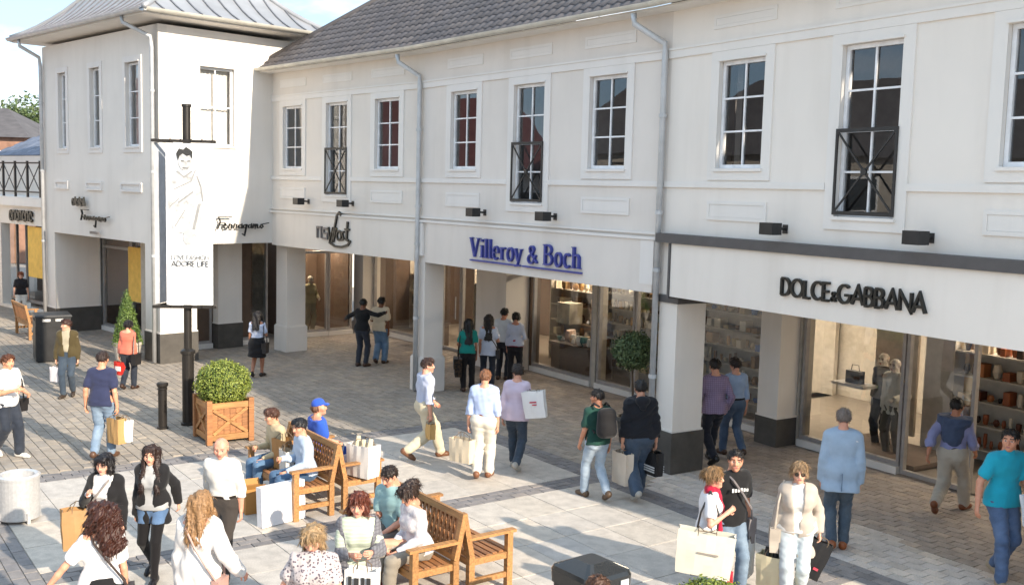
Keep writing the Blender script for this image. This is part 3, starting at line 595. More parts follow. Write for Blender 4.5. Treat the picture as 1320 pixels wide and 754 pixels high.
MB().box(.05, TL_L-1.3, 1.8, 1.86, 3.1, TH).build('upper_room_wall', DARKROOM, tw, MT); MB().box(0.05, TL_L-.05, .23, 3.95, TF+.06, 3.1).build('arcade_ceiling', TRIM, tw, MT)
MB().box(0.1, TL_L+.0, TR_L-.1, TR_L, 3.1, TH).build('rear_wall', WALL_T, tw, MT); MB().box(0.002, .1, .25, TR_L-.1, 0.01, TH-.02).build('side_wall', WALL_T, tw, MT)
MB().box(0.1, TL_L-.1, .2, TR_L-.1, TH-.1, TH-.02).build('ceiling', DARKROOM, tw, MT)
# piers and recessed shop windows
column(tw, MT, .0, .66, .0, 1.3, TF, .7, WALL_T, PLINTH, pz=.025); column(tw, MT, sx(.78), sx(.0), .0, .95, TF, .72, WALL_T, PLINTH, pz=.025)
Tsh = shopfront(tw, (MT @ Vector((.66, 1.35, 0)))[:2], (MT @ Vector((5.58, 1.35, 0)))[:2], [(.02, 1.9, 'win'), (1.92, 3.3, 'win'), (3.32, 4.9, 'win')], 2.0, INTD, LAMP_D, 2, ext=-.12)
for x in (2.0, 3.4): MB().box(x, x+1.15, -.12, -.06, 1.05, 2.55).build('ochre_blind', YELLOW, tw, Tsh)
Rsh = shopfront(tw, (MR @ Vector((.97, 1.5, 0)))[:2], (MR @ Vector((3.9, 1.5, 0)))[:2], [(.02, .62, 'tall'), (.64, 1.2, 'tall'), (2.0, 2.9, 'tall')], 1.6, INTW, LAMP, 2, ext=-.1)
column(tw, Rsh, 1.25, 1.95, -.25, .3, 2.9, .66, WALL_T, PLINTH, pz=.02)
# roof: concave sheet-metal pyramid with standing seams
ov = .62; ZE = 8.28; X0, X1, Y0, Y1 = -ov, TL_L+ov, -ov, TR_L+ov; cx0, cx1, cy = 2.3, TL_L-2.3, TR_L/2; RH = 3.0
def prof(t): return ZE+RH*(.40*t+.60*t**2.1)           # concave rise from eave (t=0) to ridge
NS = 9
def slope(e0, e1, r0, r1, n, name):
    q = MB(); vs = []
    for i in range(NS+1):
        t = i/NS; a = Vector(e0).lerp(Vector(r0), t); b = Vector(e1).lerp(Vector(r1), t); vs += [(a.x, a.y, prof(t)), (b.x, b.y, prof(t))]
    q.add(vs, [(2*i, 2*i+1, 2*i+3, 2*i+2) for i in range(NS)]); rf = q.build(name, ZINCROOF, tw, MT, smooth=True)
    E0, E1, A_, B_ = Vector(e0), Vector(e1), Vector(r0), Vector(r1); ex = (E1-E0).normalized(); Ln = (E1-E0).length
    for k in range(1, n):
        s = Ln*k/n; s0 = (A_-E0).dot(ex); s1 = (B_-E0).dot(ex); tmax = 1.
        if s < s0: tmax = s/s0
        if s > s1: tmax = (Ln-s)/(Ln-s1)
        dv = (A_-E0)-ex*s0; pts = []
        for i in range(9):
            t = tmax*i/8; p = E0+ex*s+dv*t; pts.append((p.x, p.y, prof(t)+.02))
        sq = MB(); sq.tube(pts, .022, 5); sq.build('standing_seam', SEAM, rf, MT)
    return rf
slope((X0, Y0), (X1, Y0), (cx0, cy), (cx1, cy), 17, 'roof_slope'); slope((X1, Y0), (X1, Y1), (cx1, cy), (cx1, cy), 11, 'roof_slope')
slope((X1, Y1), (X0, Y1), (cx1, cy), (cx0, cy), 17, 'roof_slope'); slope((X0, Y1), (X0, Y0), (cx0, cy), (cx0, cy), 11, 'roof_slope')
for (e, r_) in (((X0, Y0), (cx0, cy)), ((X1, Y0), (cx1, cy)), ((X1, Y1), (cx1, cy)), ((X0, Y1), (cx0, cy))):
    MB().tube([(e[0]+(r_[0]-e[0])*i/10, e[1]+(r_[1]-e[1])*i/10, prof(i/10)+.02) for i in range(11)], .07, 7).build('hip_capping', ZINCROOF, tw, MT, smooth=True)
MB().box(X0+.02, X1-.02, Y0+.02, Y1-.02, ZE-.12, ZE-.06).build('soffit', TRIM, tw, MT)
def gutter_run(a, b):
    q = MB(); a = Vector(a); b = Vector(b); d = (b-a).normalized(); n = Vector((d.y, -d.x)); gp = [(.085*math.cos(x), .085*math.sin(x)) for x in [math.pi+i*math.pi/6 for i in range(7)]]
    vs = [(p.x-n.x*dy*-1, p.y-n.y*dy*-1, ZE-.01+dz) for p in (a+n*.06, b+n*.06) for dy, dz in gp]; m = len(gp)
    q.add(vs, [(i, i+1, m+i+1, m+i) for i in range(m-1)]); q.build('gutter', GUTTER if abs(d.y) > .5 else ZINC, tw, MT, smooth=True)
gutter_run((X0, Y0), (X1, Y0)); gutter_run((X1, Y0), (X1, Y1)); gutter_run((X1, Y1), (X0, Y1)); gutter_run((X0, Y1), (X0, Y0))
pipe(tw, MT, [(.0, -.62, 8.2), (.0, -.6, 8.02), (.1, -.12, 7.75), (.1, -.09, 7.5), (.1, -.09, .02)], .05, [(.1, -.09, z) for z in (6.5, 4.6, 2.6)])
pipe(tw, MT, [(TL_L-.55, -.62, 8.2), (TL_L-.55, -.6, 8.05), (TL_L-.14, -.12, 7.75), (TL_L-.14, -.09, 7.5), (TL_L-.14, -.09, .02)], .05, [(TL_L-.14, -.09, z) for z in (6.5, 4.6, 2.6)])
# script lettering on both faces of the tower: a big F, a run of joined letters and a long descender
def script(M, x, z, w, h, label):
    t = thing('shop_sign', label, 'sign', M @ Matrix.Translation((x, 0, z))); Mw = WM[t.name]; k = w
    letters = [[([(.0,0),(.06,.62*h),(.02,h),(.30,h)], .07*h), ([(.03,.5*h),(.16,.52*h)], .05*h)]]
    cx = .12
    for ch in 'erragamo':
        W = .105; y0 = 0; L_ = []
        if ch == 'e': L_ = [([(cx,.2*h),(cx+.06,.32*h),(cx+.04,.45*h),(cx,.3*h),(cx+.03,.06*h),(cx+W,.14*h)], .07*h)]
        elif ch == 'r': L_ = [([(cx,.05*h),(cx+.03,.42*h),(cx+.07,.36*h),(cx+.06,.1*h),(cx+W,.12*h)], .07*h)]
        elif ch == 'a': L_ = [([(cx+.07,.38*h),(cx+.01,.3*h),(cx+.01,.1*h),(cx+.06,.1*h),(cx+.08,.4*h),(cx+.08,.08*h),(cx+W,.12*h)], .07*h)]
        elif ch == 'g': L_ = [([(cx+.07,.38*h),(cx+.01,.3*h),(cx+.01,.1*h),(cx+.06,.12*h),(cx+.08,.4*h),(cx+.03,-.55*h),(cx-.02,-.4*h)], .08*h)]
        elif ch == 'm': W = .15; L_ = [([(cx,.04*h),(cx+.02,.4*h),(cx+.05,.38*h),(cx+.05,.06*h),(cx+.07,.4*h),(cx+.1,.38*h),(cx+.1,.08*h),(cx+W,.12*h)], .07*h)]
        elif ch == 'o': W = .1; L_ = [([(cx+.04,.38*h),(cx+.005,.2*h),(cx+.04,.06*h),(cx+.075,.2*h),(cx+.04,.38*h),(cx+.2,.5*h)], .07*h)]
        letters.append(L_); cx += W
    tot = cx+.1
    for L_ in letters:
        q = MB()
        for j, (pts, sw) in enumerate(L_): ribbon(q, [(px*k/tot, pz) for px, pz in pts], sw, -.14-.001*j, -.09)
        q.build('letter', BLACKSIGN, t, Mw)
    return t
script(MR, 1.45, 3.24, 1.45, .30, 'black script lettering on the sunlit face of the corner tower')
t_ = script(MT, sx(4.3), 3.30, 1.75, .28, 'black script lettering in two lines on the shaded face of the corner tower'); Mw = WM[t_.name]
for i in range(6): q = MB(); ribbon(q, [(-.55+i*.14, .38), (-.5+i*.14, .56), (-.45+i*.14, .38)] if i % 2 else arc(-.5+i*.14, .47, .05, .08, 0, 300, 8), .05, -.14, -.09); q.build('letter', BLACKSIGN, t_, Mw)
for i in range(5): MB().box(.55+i*.12, .63+i*.12, -.12, -.09, -.34, -.27).build('letter', LTG, t_, Mw)
# ------------------------------------------------------------------ low shop with balcony beyond the tower, houses behind, facing row
MBk = frame(-20.6, 37.6, -42)
lb = thing('balcony_shop', 'low white shop with an iron balcony beside the tower', 'building', MBk)
LBk = 8.6
q = MB(); sheet(q, 0, LBk, 0.002, 3.70, [(.6, 3.6, .1, 2.85), (4.3, LBk-.5, .1, 2.85)], .3); q.build('wall', WALL_A, lb, MBk)
for a, b_ in ((.6, 3.6), (4.3, LBk-.5)):
    f = MB(); sheet(f, a+.004, b_-.004, .1, 2.846, [(a+.07, (a+b_)/2-.04, .2, 2.76), ((a+b_)/2+.04, b_-.07, .2, 2.76)], .08, .8); fo = f.build('shop_window', FRAMEG, lb, MBk)
    MB().poly([(a+.05, .84, .15), (b_-.05, .84, .15), (b_-.05, .84, 2.8), (a+.05, .84, 2.8)]).build('pane', GLASS_S, fo, MBk)
    MB().box(b_-1.95, b_-.75, .12, .18, 1.15, 2.8).build('ochre_blind', YELLOW, fo, MBk)
MB().box(-.2, LBk+1, 6.8, 7.2, 5.0, 6.75).build('parapet', TRIM, lb, MBk); MB().box(0, LBk, 3.0, 3.1, 0.01, 3.65).build('back_wall', INTD, lb, MBk); MB().box(0, LBk, .3, 3.0, 2.9, 2.98).build('ceiling', INTD, lb, MBk); MB().box(-.05, LBk, -.12, .0, 3.46, 3.72).build('cornice', TRIM, lb, MBk)
MB().box(0, LBk, -.1, 1.4, 3.722, 3.76).build('balcony_floor', TRIM, lb, MBk)
q = MB(); q.poly([(0, 1.3, 5.15), (LBk+1, 1.3, 5.15), (LBk+1, 4.2, 6.45), (0, 4.2, 6.45)]); rs = q.build('slate_roof', SLATE_R, lb, MBk); MB().box(0, LBk, 1.3, 1.4, 3.76, 5.15).build('roof_wall', WALL_A, lb, MBk)
sl_me = None; q = MB(); q.box(-.17, .17, 0, .3, 0, .012); sl_me = q.mesh('slate', SLATE_R); ang = math.atan2(1.30, 2.9)
for r in range(12):
    for i in range(24): inst('slate', sl_me, rs, MBk @ Matrix.Translation((.18+i*.36+(r % 2)*.18, 1.28+r*.262*math.cos(ang), 5.15+r*.262*math.sin(ang)+.012)) @ Matrix.Rotation(ang+.03, 4, 'X'))
q = MB(); q.poly([(0, 4.2, 6.45), (LBk+1, 4.2, 6.45), (LBk+1, 7, 4.8), (0, 7, 4.8)]); q.build('rear_roof_slope', SLATE_R, lb, MBk)
n = 9
for i in range(n+1): x = .05+i*(LBk-.1)/n; MB().box(x-.035, x+.035, -.09, -.03, 3.76, 4.92).build('railing_post', BLACK, lb, MBk)
for z in (3.90, 4.83): MB().box(0.05, LBk-.05, -.075, -.045, z, z+.05).build('railing_rail', BLACK, lb, MBk)
for i in range(n):
    xa = .085+i*(LBk-.1)/n; xb = xa+(LBk-.1)/n-.07
    for p, q_ in (((xa, 3.96), (xb, 4.82)), ((xb, 3.96), (xa, 4.82))): MB().bar((p[0], -.06, p[1]), (q_[0], -.06, q_[1]), .028, .02, (0, 1, 0)).build('railing_brace', BLACK, lb, MBk)
t = thing('shop_sign', 'dark lettering on the low shop with the balcony', 'sign', MBk @ Matrix.Translation((LBk-3.4, 0, 2.98)))
for i in range(7): q = MB(); ribbon(q, [(i*.26, 0), (i*.26, .3), (i*.26+.16, .3), (i*.26+.16, 0)] if i % 2 else arc(i*.26+.09, .15, .09, .15, 0, 330, 8), .07, -.08, -.03); q.build('letter', BLACKSIGN, t, WM[t.name])
BRICK = plain('far_brick', (.30, .17, .12), .9, var=.25, scale=3); DTILE = plain('far_roof_tile', (.10, .09, .09), .8, var=.25, scale=2)
def house(x, y, rot, w, d, h, rh, label, wallm, roofm, chim=True):
    M = frame(x, y, rot); t = thing('house', label, 'house', M, 'houses')
    MB().box(-w/2, w/2, -d/2, d/2, 0, h).build('wall', wallm, t, M)
    q = MB(); o = .35; e = .12; V = [(-w/2-o, -d/2-o, h-e), (w/2+o, -d/2-o, h-e), (w/2+o, d/2+o, h-e), (-w/2-o, d/2+o, h-e), (-w/2+d*.25, 0, h+rh), (w/2-d*.25, 0, h+rh)]
    q.add(V, [(0,1,5,4), (1,2,5), (2,3,4,5), (3,0,4), (3,2,1,0)]); rf = q.build('roof', roofm, t, M)
    if chim: MB().box(-.3, .3, -.3, .3, h+rh-.5, h+rh+1.1).build('chimney', wallm, rf, M @ Matrix.Translation((w*.12, 0, 0)))
    for i in range(int(w/2.4)):
        xx = -w/2+1.2+i*2.4
        f = MB(); sheet(f, xx-.5, xx+.5, h-2.1, h-.8, [(xx-.42, xx+.42, h-2.02, h-.88)], .05, -d/2-.05); wo_ = f.build('window', FRAMEW, t, M)
        MB().poly([(xx-.42, -d/2-.02, h-2.02), (xx+.42, -d/2-.02, h-2.02), (xx+.42, -d/2-.02, h-.88), (xx-.42, -d/2-.02, h-.88)]).build('pane', plain('far_pane', (.05, .06, .07), .1), wo_, M)
    return t
house(-31.5, 56, 8, 12, 9, 6.5, 1.6, 'brick house with a dark roof and chimney behind the balcony shop', BRICK, DTILE)
# row of buildings on the far left side of the plaza, out of the picture: the shop windows mirror it
RED = plain('red_roof_tile', (.14, .045, .042), .75, var=.2, scale=3)
house(-27, 32, 80, 14, 10, 5.2, 3.4, 'red roofed shop building facing the row, mirrored in the upper windows', WALL_B, RED, False)
house(-26, 15, 86, 18, 10, 6.0, 3.2, 'dark roofed shop building facing the row across the plaza', plain('beige_facade', (.42, .38, .33), .8), DTILE, False)
house(-22, -10, 95, 18, 10, 6.6, 3.2, 'grey shop building on the far side of the plaza behind the viewpoint', WALL_B, DTILE, False)

Mc = frame(-7.2, 45, 30); cu = thing('roof_cupola', 'small pale pointed cupola behind the tiled roof beside the tower', 'cupola', Mc)
MB().box(-.7, .7, -.7, .7, 0, 10.2).build('shaft', WALL_T, cu, Mc); q = MB(); q.add([(-.95, -.95, 10.2), (.95, -.95, 10.2), (.95, .95, 10.2), (-.95, .95, 10.2), (0, 0, 11.9)], [(0,1,4),(1,2,4),(2,3,4),(3,0,4),(3,2,1,0)]); q.build('roof', ZINCROOF, cu, Mc)
# ------------------------------------------------------------------ benches, planters, bins, bollard, banner
SLAT_B = cbox(.045, .014, .40, .004, TEAK_D, 'back_slat'); SLAT_S = cbox(1.5, .062, .022, .004, TEAK_D, 'seat_slat')
def bench(x, y, rot, label, mat=TEAK, L=1.6):
    """local x along the bench, sits facing -y"""
    M = frame(x, y, rot); t = thing('park_bench', label, 'bench', M, 'slatted teak benches'); p = lambda nm, mb_, par=None: mb_.build(nm, mat, par or t, M)
    for s in (-1, 1):
        X = s*(L/2-.035)
        p('leg', MB().box(X-.035, X+.035, -.56, -.49, 0.002, .64)); q = MB(); q.bar((X, -.02, .002), (X, -.02, .46), .07, .07, (0, 1, 0)); p('leg', q)
        q = MB(); q.bar((X, -.02, .462), (X, .085, .95), .07, .06, (0, 1, 0)); p('back_post', q)
        a = MB(); a.box(X-.045, X+.045, -.60, .03, .642, .672); p('armrest', a); p('stretcher', MB().box(X-.02, X+.02, -.488, -.056, .14, .20)); p('side_rail', MB().box(X-.018, X+.018, -.488, -.057, .355, .425))
    bx = L/2-.072
    p('front_rail', MB().box(-bx, bx, -.555, -.515, .34, .42)); p('rear_rail', MB().box(-bx, bx, -.055, -.015, .34, .42))
    q = MB(); q.box(-bx, bx, -.02, .02, -.035, .035); q.build('top_rail', mat, t, M @ Matrix.Translation((0, .075, .91)) @ Matrix.Rotation(R(-12), 4, 'X'))
    q = MB(); q.box(-bx, bx, -.018, .018, -.03, .03); q.build('lower_rail', mat, t, M @ Matrix.Translation((0, -.012, .475)) @ Matrix.Rotation(R(-12), 4, 'X'))
    n = 17
    for i in range(n): inst('back_slat', SLAT_B, t, M @ Matrix.Translation((-bx+.05+i*(2*bx-.1)/(n-1), .032, .692)) @ Matrix.Rotation(R(-12), 4, 'X'))
    for i in range(6): inst('seat_slat', SLAT_S, t, M @ Matrix.Translation((0, -.52+i*.083, .434-.004*i)) @ Matrix.Diagonal((L/1.6, 1, 1, 1)))
    return t
# back to back pairs: spine direction from near to far is (-.588, .809); local -y must point to the sitting side
bench(-2.79, 13.99, -54, 'teak bench back to back with another, facing the white poster board'); bench(-2.66, 14.09, 126, 'teak bench with a big white carrier bag, seating the person in the blue cap')
bench(-.97, 11.20, -54, 'teak bench with the seated man in teal and woman in white blouse'); bench(-.84, 11.30, 126, 'empty teak bench back to back with the occupied one')
bench(-13.55, 28.1, 128, 'teak bench beside the black litter bin')
LEAFS = {}
def leaf_mat(name, c1, c2):
    m, nt, p, L = newmat(name); g = nt.nodes.new('ShaderNodeNewGeometry'); L.new(ramp(nt, g.outputs['Random Per Island'], c1, c2, 0, 1), p.inputs['Base Color']); p.inputs['Roughness'].default_value = .5
    p.inputs['Subsurface Weight'].default_value = 0; return m
BOX_L = leaf_mat('box_leaf', (.06, .105, .012), (.30, .34, .06)); BAY_L = leaf_mat('bay_leaf', (.035, .065, .022), (.13, .18, .07)); CONE_L = leaf_mat('cone_leaf', (.035, .075, .012), (.14, .21, .04)); TREE_L = leaf_mat('far_tree_leaf', (.04, .07, .02), (.11, .15, .05))
BARK = plain('bark', (.10, .07, .045), .9, var=.3, scale=12, bmp=.4); SOIL = plain('soil', (.03, .022, .016), 1.)
def leaves(n, surf, size, mat, name, parent, M, spread=.06):
    q = MB(); vs = []; fs = []
    for i in range(n):
        c, nr = surf(); c = c-nr*abs(random.gauss(0, spread)) if random.random() > .06 else c+nr*random.uniform(.3, 1.)*spread; d = (nr+Vector((random.gauss(0, .6), random.gauss(0, .6), random.gauss(0, .6)))).normalized()
        u_ = d.cross(Vector((random.gauss(0, 1), random.gauss(0, 1), random.gauss(0, 1)))).normalized(); w_ = d.cross(u_); s = size*random.uniform(.6, 1.35); b = len(vs)
        vs += [c-u_*s, c+w_*s*.5-u_*s*.1, c+u_*s+d*s*.3, c-w_*s*.5-u_*s*.1]; fs.append((b, b+1, b+2, b+3))
    q.add(vs, fs); return q.build(name, mat, parent, M)
def ball_surf(r, c, sq=1.0, lump=.05):
    def f():
        v = Vector((random.gauss(0, 1), random.gauss(0, 1), random.gauss(0, 1))).normalized()
        k = 1+lump*math.sin(5*v.x+1)*math.sin(6*v.y+2)*1.5+lump*math.sin(9*v.z+4*v.x)
        return Vector(c)+Vector((v.x*r*k, v.y*r*k, v.z*r*sq*k)), v
    return f
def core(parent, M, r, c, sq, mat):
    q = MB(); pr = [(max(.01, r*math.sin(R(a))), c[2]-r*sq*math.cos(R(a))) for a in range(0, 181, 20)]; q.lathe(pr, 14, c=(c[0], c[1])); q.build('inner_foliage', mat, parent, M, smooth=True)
def box_planter(x, y, rot, w, h, label):
    M = frame(x, y, rot); t = thing('wooden_planter', label, 'planter', M); k = w/2
    for sx_ in (-1, 1):
        for sy_ in (-1, 1): MB().box(sx_*k-.045, sx_*k+.045, sy_*k-.045, sy_*k+.045, .002, h+.05).build('corner_post', TEAK_D, t, M)
    for i in range(4):
        S = M @ Matrix.Rotation(R(90*i), 4, 'Z'); a = -k+.047; b = k-.047; yf = -k
        MB().box(a, b, yf-.02, yf+.02, h-.1, h-.0).build('top_rail', TEAK, t, S); MB().box(a, b, yf-.02, yf+.02, .06, .16).build('bottom_rail', TEAK, t, S)
        nb = 6
        for j in range(nb): MB().box(a+j*(b-a)/nb+.003, a+(j+1)*(b-a)/nb-.003, yf+.005, yf+.025, .162, h-.102).build('board', TEAK_D, t, S)
        for p_, q_ in (((a+.02, .17), (b-.02, h-.11)), ((b-.02, .17), (a+.02, h-.11))): qb = MB(); qb.bar((p_[0], yf-.012, p_[1]), (q_[0], yf-.012, q_[1]), .055, .03, (0, 1, 0)); qb.build('cross_brace', TEAK, t, S)
    MB().box(-k+.03, k-.03, -k+.03, k-.03, .1, h-.05).build('soil', SOIL, t, M); return t, M
_, Mp = box_planter(-4.93, 17.35, 34, .72, .70, 'square teak planter with cross braces holding a clipped box ball')
t = thing('box_ball', 'clipped round box bush in the square teak planter', 'shrub', Mp @ Matrix.Translation((0, 0, .66))); Mt = WM[t.name]
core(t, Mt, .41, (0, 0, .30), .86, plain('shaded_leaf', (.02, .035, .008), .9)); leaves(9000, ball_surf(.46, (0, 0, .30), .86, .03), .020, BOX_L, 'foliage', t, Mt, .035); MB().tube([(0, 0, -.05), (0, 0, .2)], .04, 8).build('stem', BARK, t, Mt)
def stone_pot(x, y, r, h, label, mat):
    M = frame(x, y, 0); t = thing('plant_pot', label, 'pot', M); q = MB(); q.lathe([(r*.72, .003), (r*.78, .05), (r*.95, h*.8), (r*1.02, h*.86), (r*1.02, h), (r*.9, h), (r*.86, h-.06)], 20); q.build('pot', mat, t, M); MB().lathe([(r*.85, h-.07), (r*.85, h-.055)], 16).build('soil', SOIL, t, M); return M
PALEPOT = plain('pale_stone_pot', (.48, .44, .38), .8, bmp=.2); DPOT = plain('dark_pot', (.06, .055, .05), .6)
Mq = stone_pot(-9.30, 24.55, .34, .50, 'pale stone pot under the cone topiary', PALEPOT)
t = thing('cone_topiary', 'tall cone shaped topiary by the tower corner', 'shrub', Mq @ Matrix.Translation((0, 0, .44))); Mt = WM[t.name]
def cone_surf():
    z = 1-math.sqrt(random.random()); a = random.uniform(0, 2*math.pi); r_ = .33*(1-z)**.85*(1+.06*math.sin(5*a+9*z))+.02; return Vector((r_*math.cos(a), r_*math.sin(a), z*1.35)), Vector((math.cos(a), math.sin(a), .3)).normalized()
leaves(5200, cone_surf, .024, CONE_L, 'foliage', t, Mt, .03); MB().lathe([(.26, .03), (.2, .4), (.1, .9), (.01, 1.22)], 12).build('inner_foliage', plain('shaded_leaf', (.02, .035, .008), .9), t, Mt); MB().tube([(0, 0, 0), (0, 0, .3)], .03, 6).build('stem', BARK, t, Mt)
Mq = stone_pot(2.16, 17.75, .26, .48, 'dark pot of the standard topiary tree beside the arcade column', DPOT)
t = thing('topiary_tree', 'standard topiary tree with a dark green ball crown beside the arcade column', 'tree', Mq @ Matrix.Translation((0, 0, .42))); Mt = WM[t.name]
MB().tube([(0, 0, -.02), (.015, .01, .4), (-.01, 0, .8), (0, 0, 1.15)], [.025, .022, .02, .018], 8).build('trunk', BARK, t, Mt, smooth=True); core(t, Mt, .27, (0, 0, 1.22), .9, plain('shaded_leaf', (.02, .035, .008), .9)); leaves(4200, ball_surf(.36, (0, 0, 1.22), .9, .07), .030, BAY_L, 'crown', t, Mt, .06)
Mq = stone_pot(1.72, 8.15, .40, .68, 'pot of the yellow green bush by the woman with the red scarf', PALEPOT)
t = thing('box_ball', 'yellow green clipped bush by the woman with the red scarf', 'shrub', Mq @ Matrix.Translation((0, 0, .63))); Mt = WM[t.name]
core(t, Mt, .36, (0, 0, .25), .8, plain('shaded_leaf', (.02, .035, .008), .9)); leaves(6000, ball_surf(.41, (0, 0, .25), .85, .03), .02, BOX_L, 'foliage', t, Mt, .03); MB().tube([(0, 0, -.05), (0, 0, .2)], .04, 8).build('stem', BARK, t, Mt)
def tree(x, y, h, r, label):
    M = frame(x, y, 0); t = thing('tree', label, 'tree', M, 'trees'); MB().tube([(0, 0, 0), (.1, 0, h*.4), (0, .1, h*.8)], [.28, .2, .08], 8).build('trunk', BARK, t, M, smooth=True)
    for k in range(4): a = k*1.7; MB().tube([(0, 0, h*.4), (r*.5*math.cos(a), r*.5*math.sin(a), h*.72)], [.12, .04], 6).build('limb', BARK, t, M)
    blobs = [(Vector((random.uniform(-r*.7, r*.7), random.uniform(-r*.7, r*.7), h*random.uniform(.6, .95))), r*random.uniform(.35, .6)) for _ in range(14)]
    def f():
        c, rr = random.choice(blobs); v = Vector((random.gauss(0, 1), random.gauss(0, 1), random.gauss(0, 1))).normalized(); return c+v*rr, v
    leaves(9000, f, .16, TREE_L, 'crown', t, M, .4)
tree(-36, 78, 9.3, 3.4, 'green leafy tree behind the far houses')
# litter bins, bollard
def wheelie(x, y, rot, w, d, h, label):
    M = frame(x, y, rot); t = thing('litter_bin', label, 'litter bin', M); q = MB(); sheet(q, -w/2, w/2, .03, h-.16, [], d, -d/2); MB().box(-w/2, w/2, -d/2, d/2, .03, h-.17).build('body', BLACK, t, M)
    for i in range(4):
        S = M @ Matrix.Rotation(R(90*i), 4, 'Z'); ww = (w if i % 2 == 0 else d)/2; dd = (d if i % 2 == 0 else w)/2
        f = MB(); sheet(f, -ww+.001, ww-.001, h-.17, h-.03, [(-ww*.62, -ww*.12, h-.14, h-.06), (ww*.12, ww*.62, h-.14, h-.06)], .02, -dd+.0); f.build('aperture_panel', BLACK, t, S); MB().box(-ww*.8, ww*.8, -dd-.006, -dd, .12, h-.25).build('door_panel', BLACK, t, S)
    MB().box(-w/2+.05, w/2-.05, -d/2+.05, d/2-.05, h-.17, h-.04).build('liner', plain('bin_liner', (.55, .55, .55), .7), t, M)
    l = MB(); k = .03; l.add([(-w/2-k, -d/2-k, h-.03), (w/2+k, -d/2-k, h-.03), (w/2+k, d/2+k, h-.03), (-w/2-k, d/2+k, h-.03), (-w/2-k+.02, -d/2-k+.02, h+.01), (w/2+k-.02, -d/2-k+.02, h+.01), (w/2+k-.02, d/2+k-.02, h+.01), (-w/2-k+.02, d/2+k-.02, h+.01), (0, 0, h+.025)], [(3,2,1,0),(0,1,5,4),(1,2,6,5),(2,3,7,6),(3,0,4,7),(4,5,8),(5,6,8),(6,7,8),(7,4,8)]); l.build('lid', BLACK, t, M)
    MB().box(-w/2+.03, w/2-.03, -d/2+.03, d/2-.03, .002, .03).build('base', IRON, t, M)
wheelie(-11.15, 24.6, 30, .78, .78, 1.12, 'tall black square litter bin near the shop tower')
# black bin with a glossy hipped top
M = frame(.82, 9.42, 38); t = thing('litter_bin', 'black square litter bin with a glossy hipped top on the pale slabs', 'litter bin', M); GLB = plain('glossy_black', (.02, .022, .024), .10, 0, .1)
def rsq(k, c_=.07): return [(x, y) for cx_, cy_, a0 in ((k-c_, k-c_, 0), (-k+c_, k-c_, 90), (-k+c_, -k+c_, 180), (k-c_, -k+c_, 270)) for x, y in arc(cx_, cy_, c_, c_, a0, a0+90, 4)]
def loft(levels):
    q = MB(); nh = len(levels[0][0]); q.add([(x, y, z) for pts, z in levels for x, y in pts], [tuple(range(nh-1, -1, -1)), tuple(range((len(levels)-1)*nh, len(levels)*nh))]+[(k*nh+i, k*nh+(i+1) % nh, (k+1)*nh+(i+1) % nh, (k+1)*nh+i) for k in range(len(levels)-1) for i in range(nh)]); return q
loft([(rsq(.26), .002), (rsq(.27), .70)]).build('body', BLACK, t, M); loft([(rsq(.285), .702), (rsq(.29), .82), (rsq(.275), .86), (rsq(.12, .04), .935)]).build('lid', GLB, t, M)
for x in (-.16, .16): MB().box(x-.05, x+.05, -.300, -.284, .72, .79).build('aperture_label', plain('bin_sticker', (.6, .6, .58), .6), t, M)
M = frame(-6.29, 12.85, 10); t = thing('litter_bin', 'squat brushed steel drum bin at the edge of the pale slabs', 'litter bin', M); ST = plain('brushed_steel', (.60, .59, .58), .38, .5, .1, 30)
MB().lathe([(.245, .04), (.25, .05), (.25, .56), (.262, .565), (.262, .595), (.23, .61), (.19, .595), (.18, .5)], 32).build('drum', ST, t, M, smooth=False)
for i in range(4): MB().box(-.02, .02, .247, .272, .002, .14).build('foot', ST, t, M @ Matrix.Rotation(R(40+90*i), 4, 'Z'))
M = frame(-6.18, 17.94, 0); t = thing('bollard', 'dark bronze bollard beside the banner pole', 'bollard', M); BRZ = plain('dark_bronze', (.030, .026, .023), .4, .4)
MB().lathe([(.10, .003), (.10, .03), (.075, .04), (.075, .70), (.085, .71), (.085, .73), (.075, .74), (.10, .78), (.10, .82), (.08, .835), (.02, .84)], 20).build('shaft', BRZ, t, M, smooth=False); MB().lathe([(.079, .62), (.079, .66)], 20).build('collar', BRZ, t, M)
# banner mast
M = frame(-5.83, 18.28, 8); t = thing('banner_mast', 'dark steel mast carrying white printed banners', 'banner mast', M); BN = plain('banner_cloth', (.80, .80, .80), .75, var=.03); BNE = plain('banner_back', (.50, .52, .56), .8)
MB().lathe([(.13, .003), (.13, .04), (.105, .05), (.105, 1.30), (.13, 1.31), (.13, 1.36), (.07, 1.40), (.07, 5.70), (.085, 5.705), (.085, 5.75)], 18).build('mast', BRZ, t, M)
for z in (2.17, 5.10):
    MB().box(-.58, .52, -.16, -.10, z-.025, z+.025).build('banner_bar', BRZ, t, M); MB().box(-.05, .05, -.1, -.03, z-.03, z+.03).build('bar_bracket', BRZ, t, M)
    MB().bar((-.55, -.1, z), (-.35, .55, z), .05, .05).build('banner_bar', BRZ, t, M)
    for i in range(5): MB().tube([(-.25+i*.18, -.175, z-.01), (-.25+i*.18, -.175, z+.035)], .016, 6).build('eyelet_hook', BRZ, t, M)
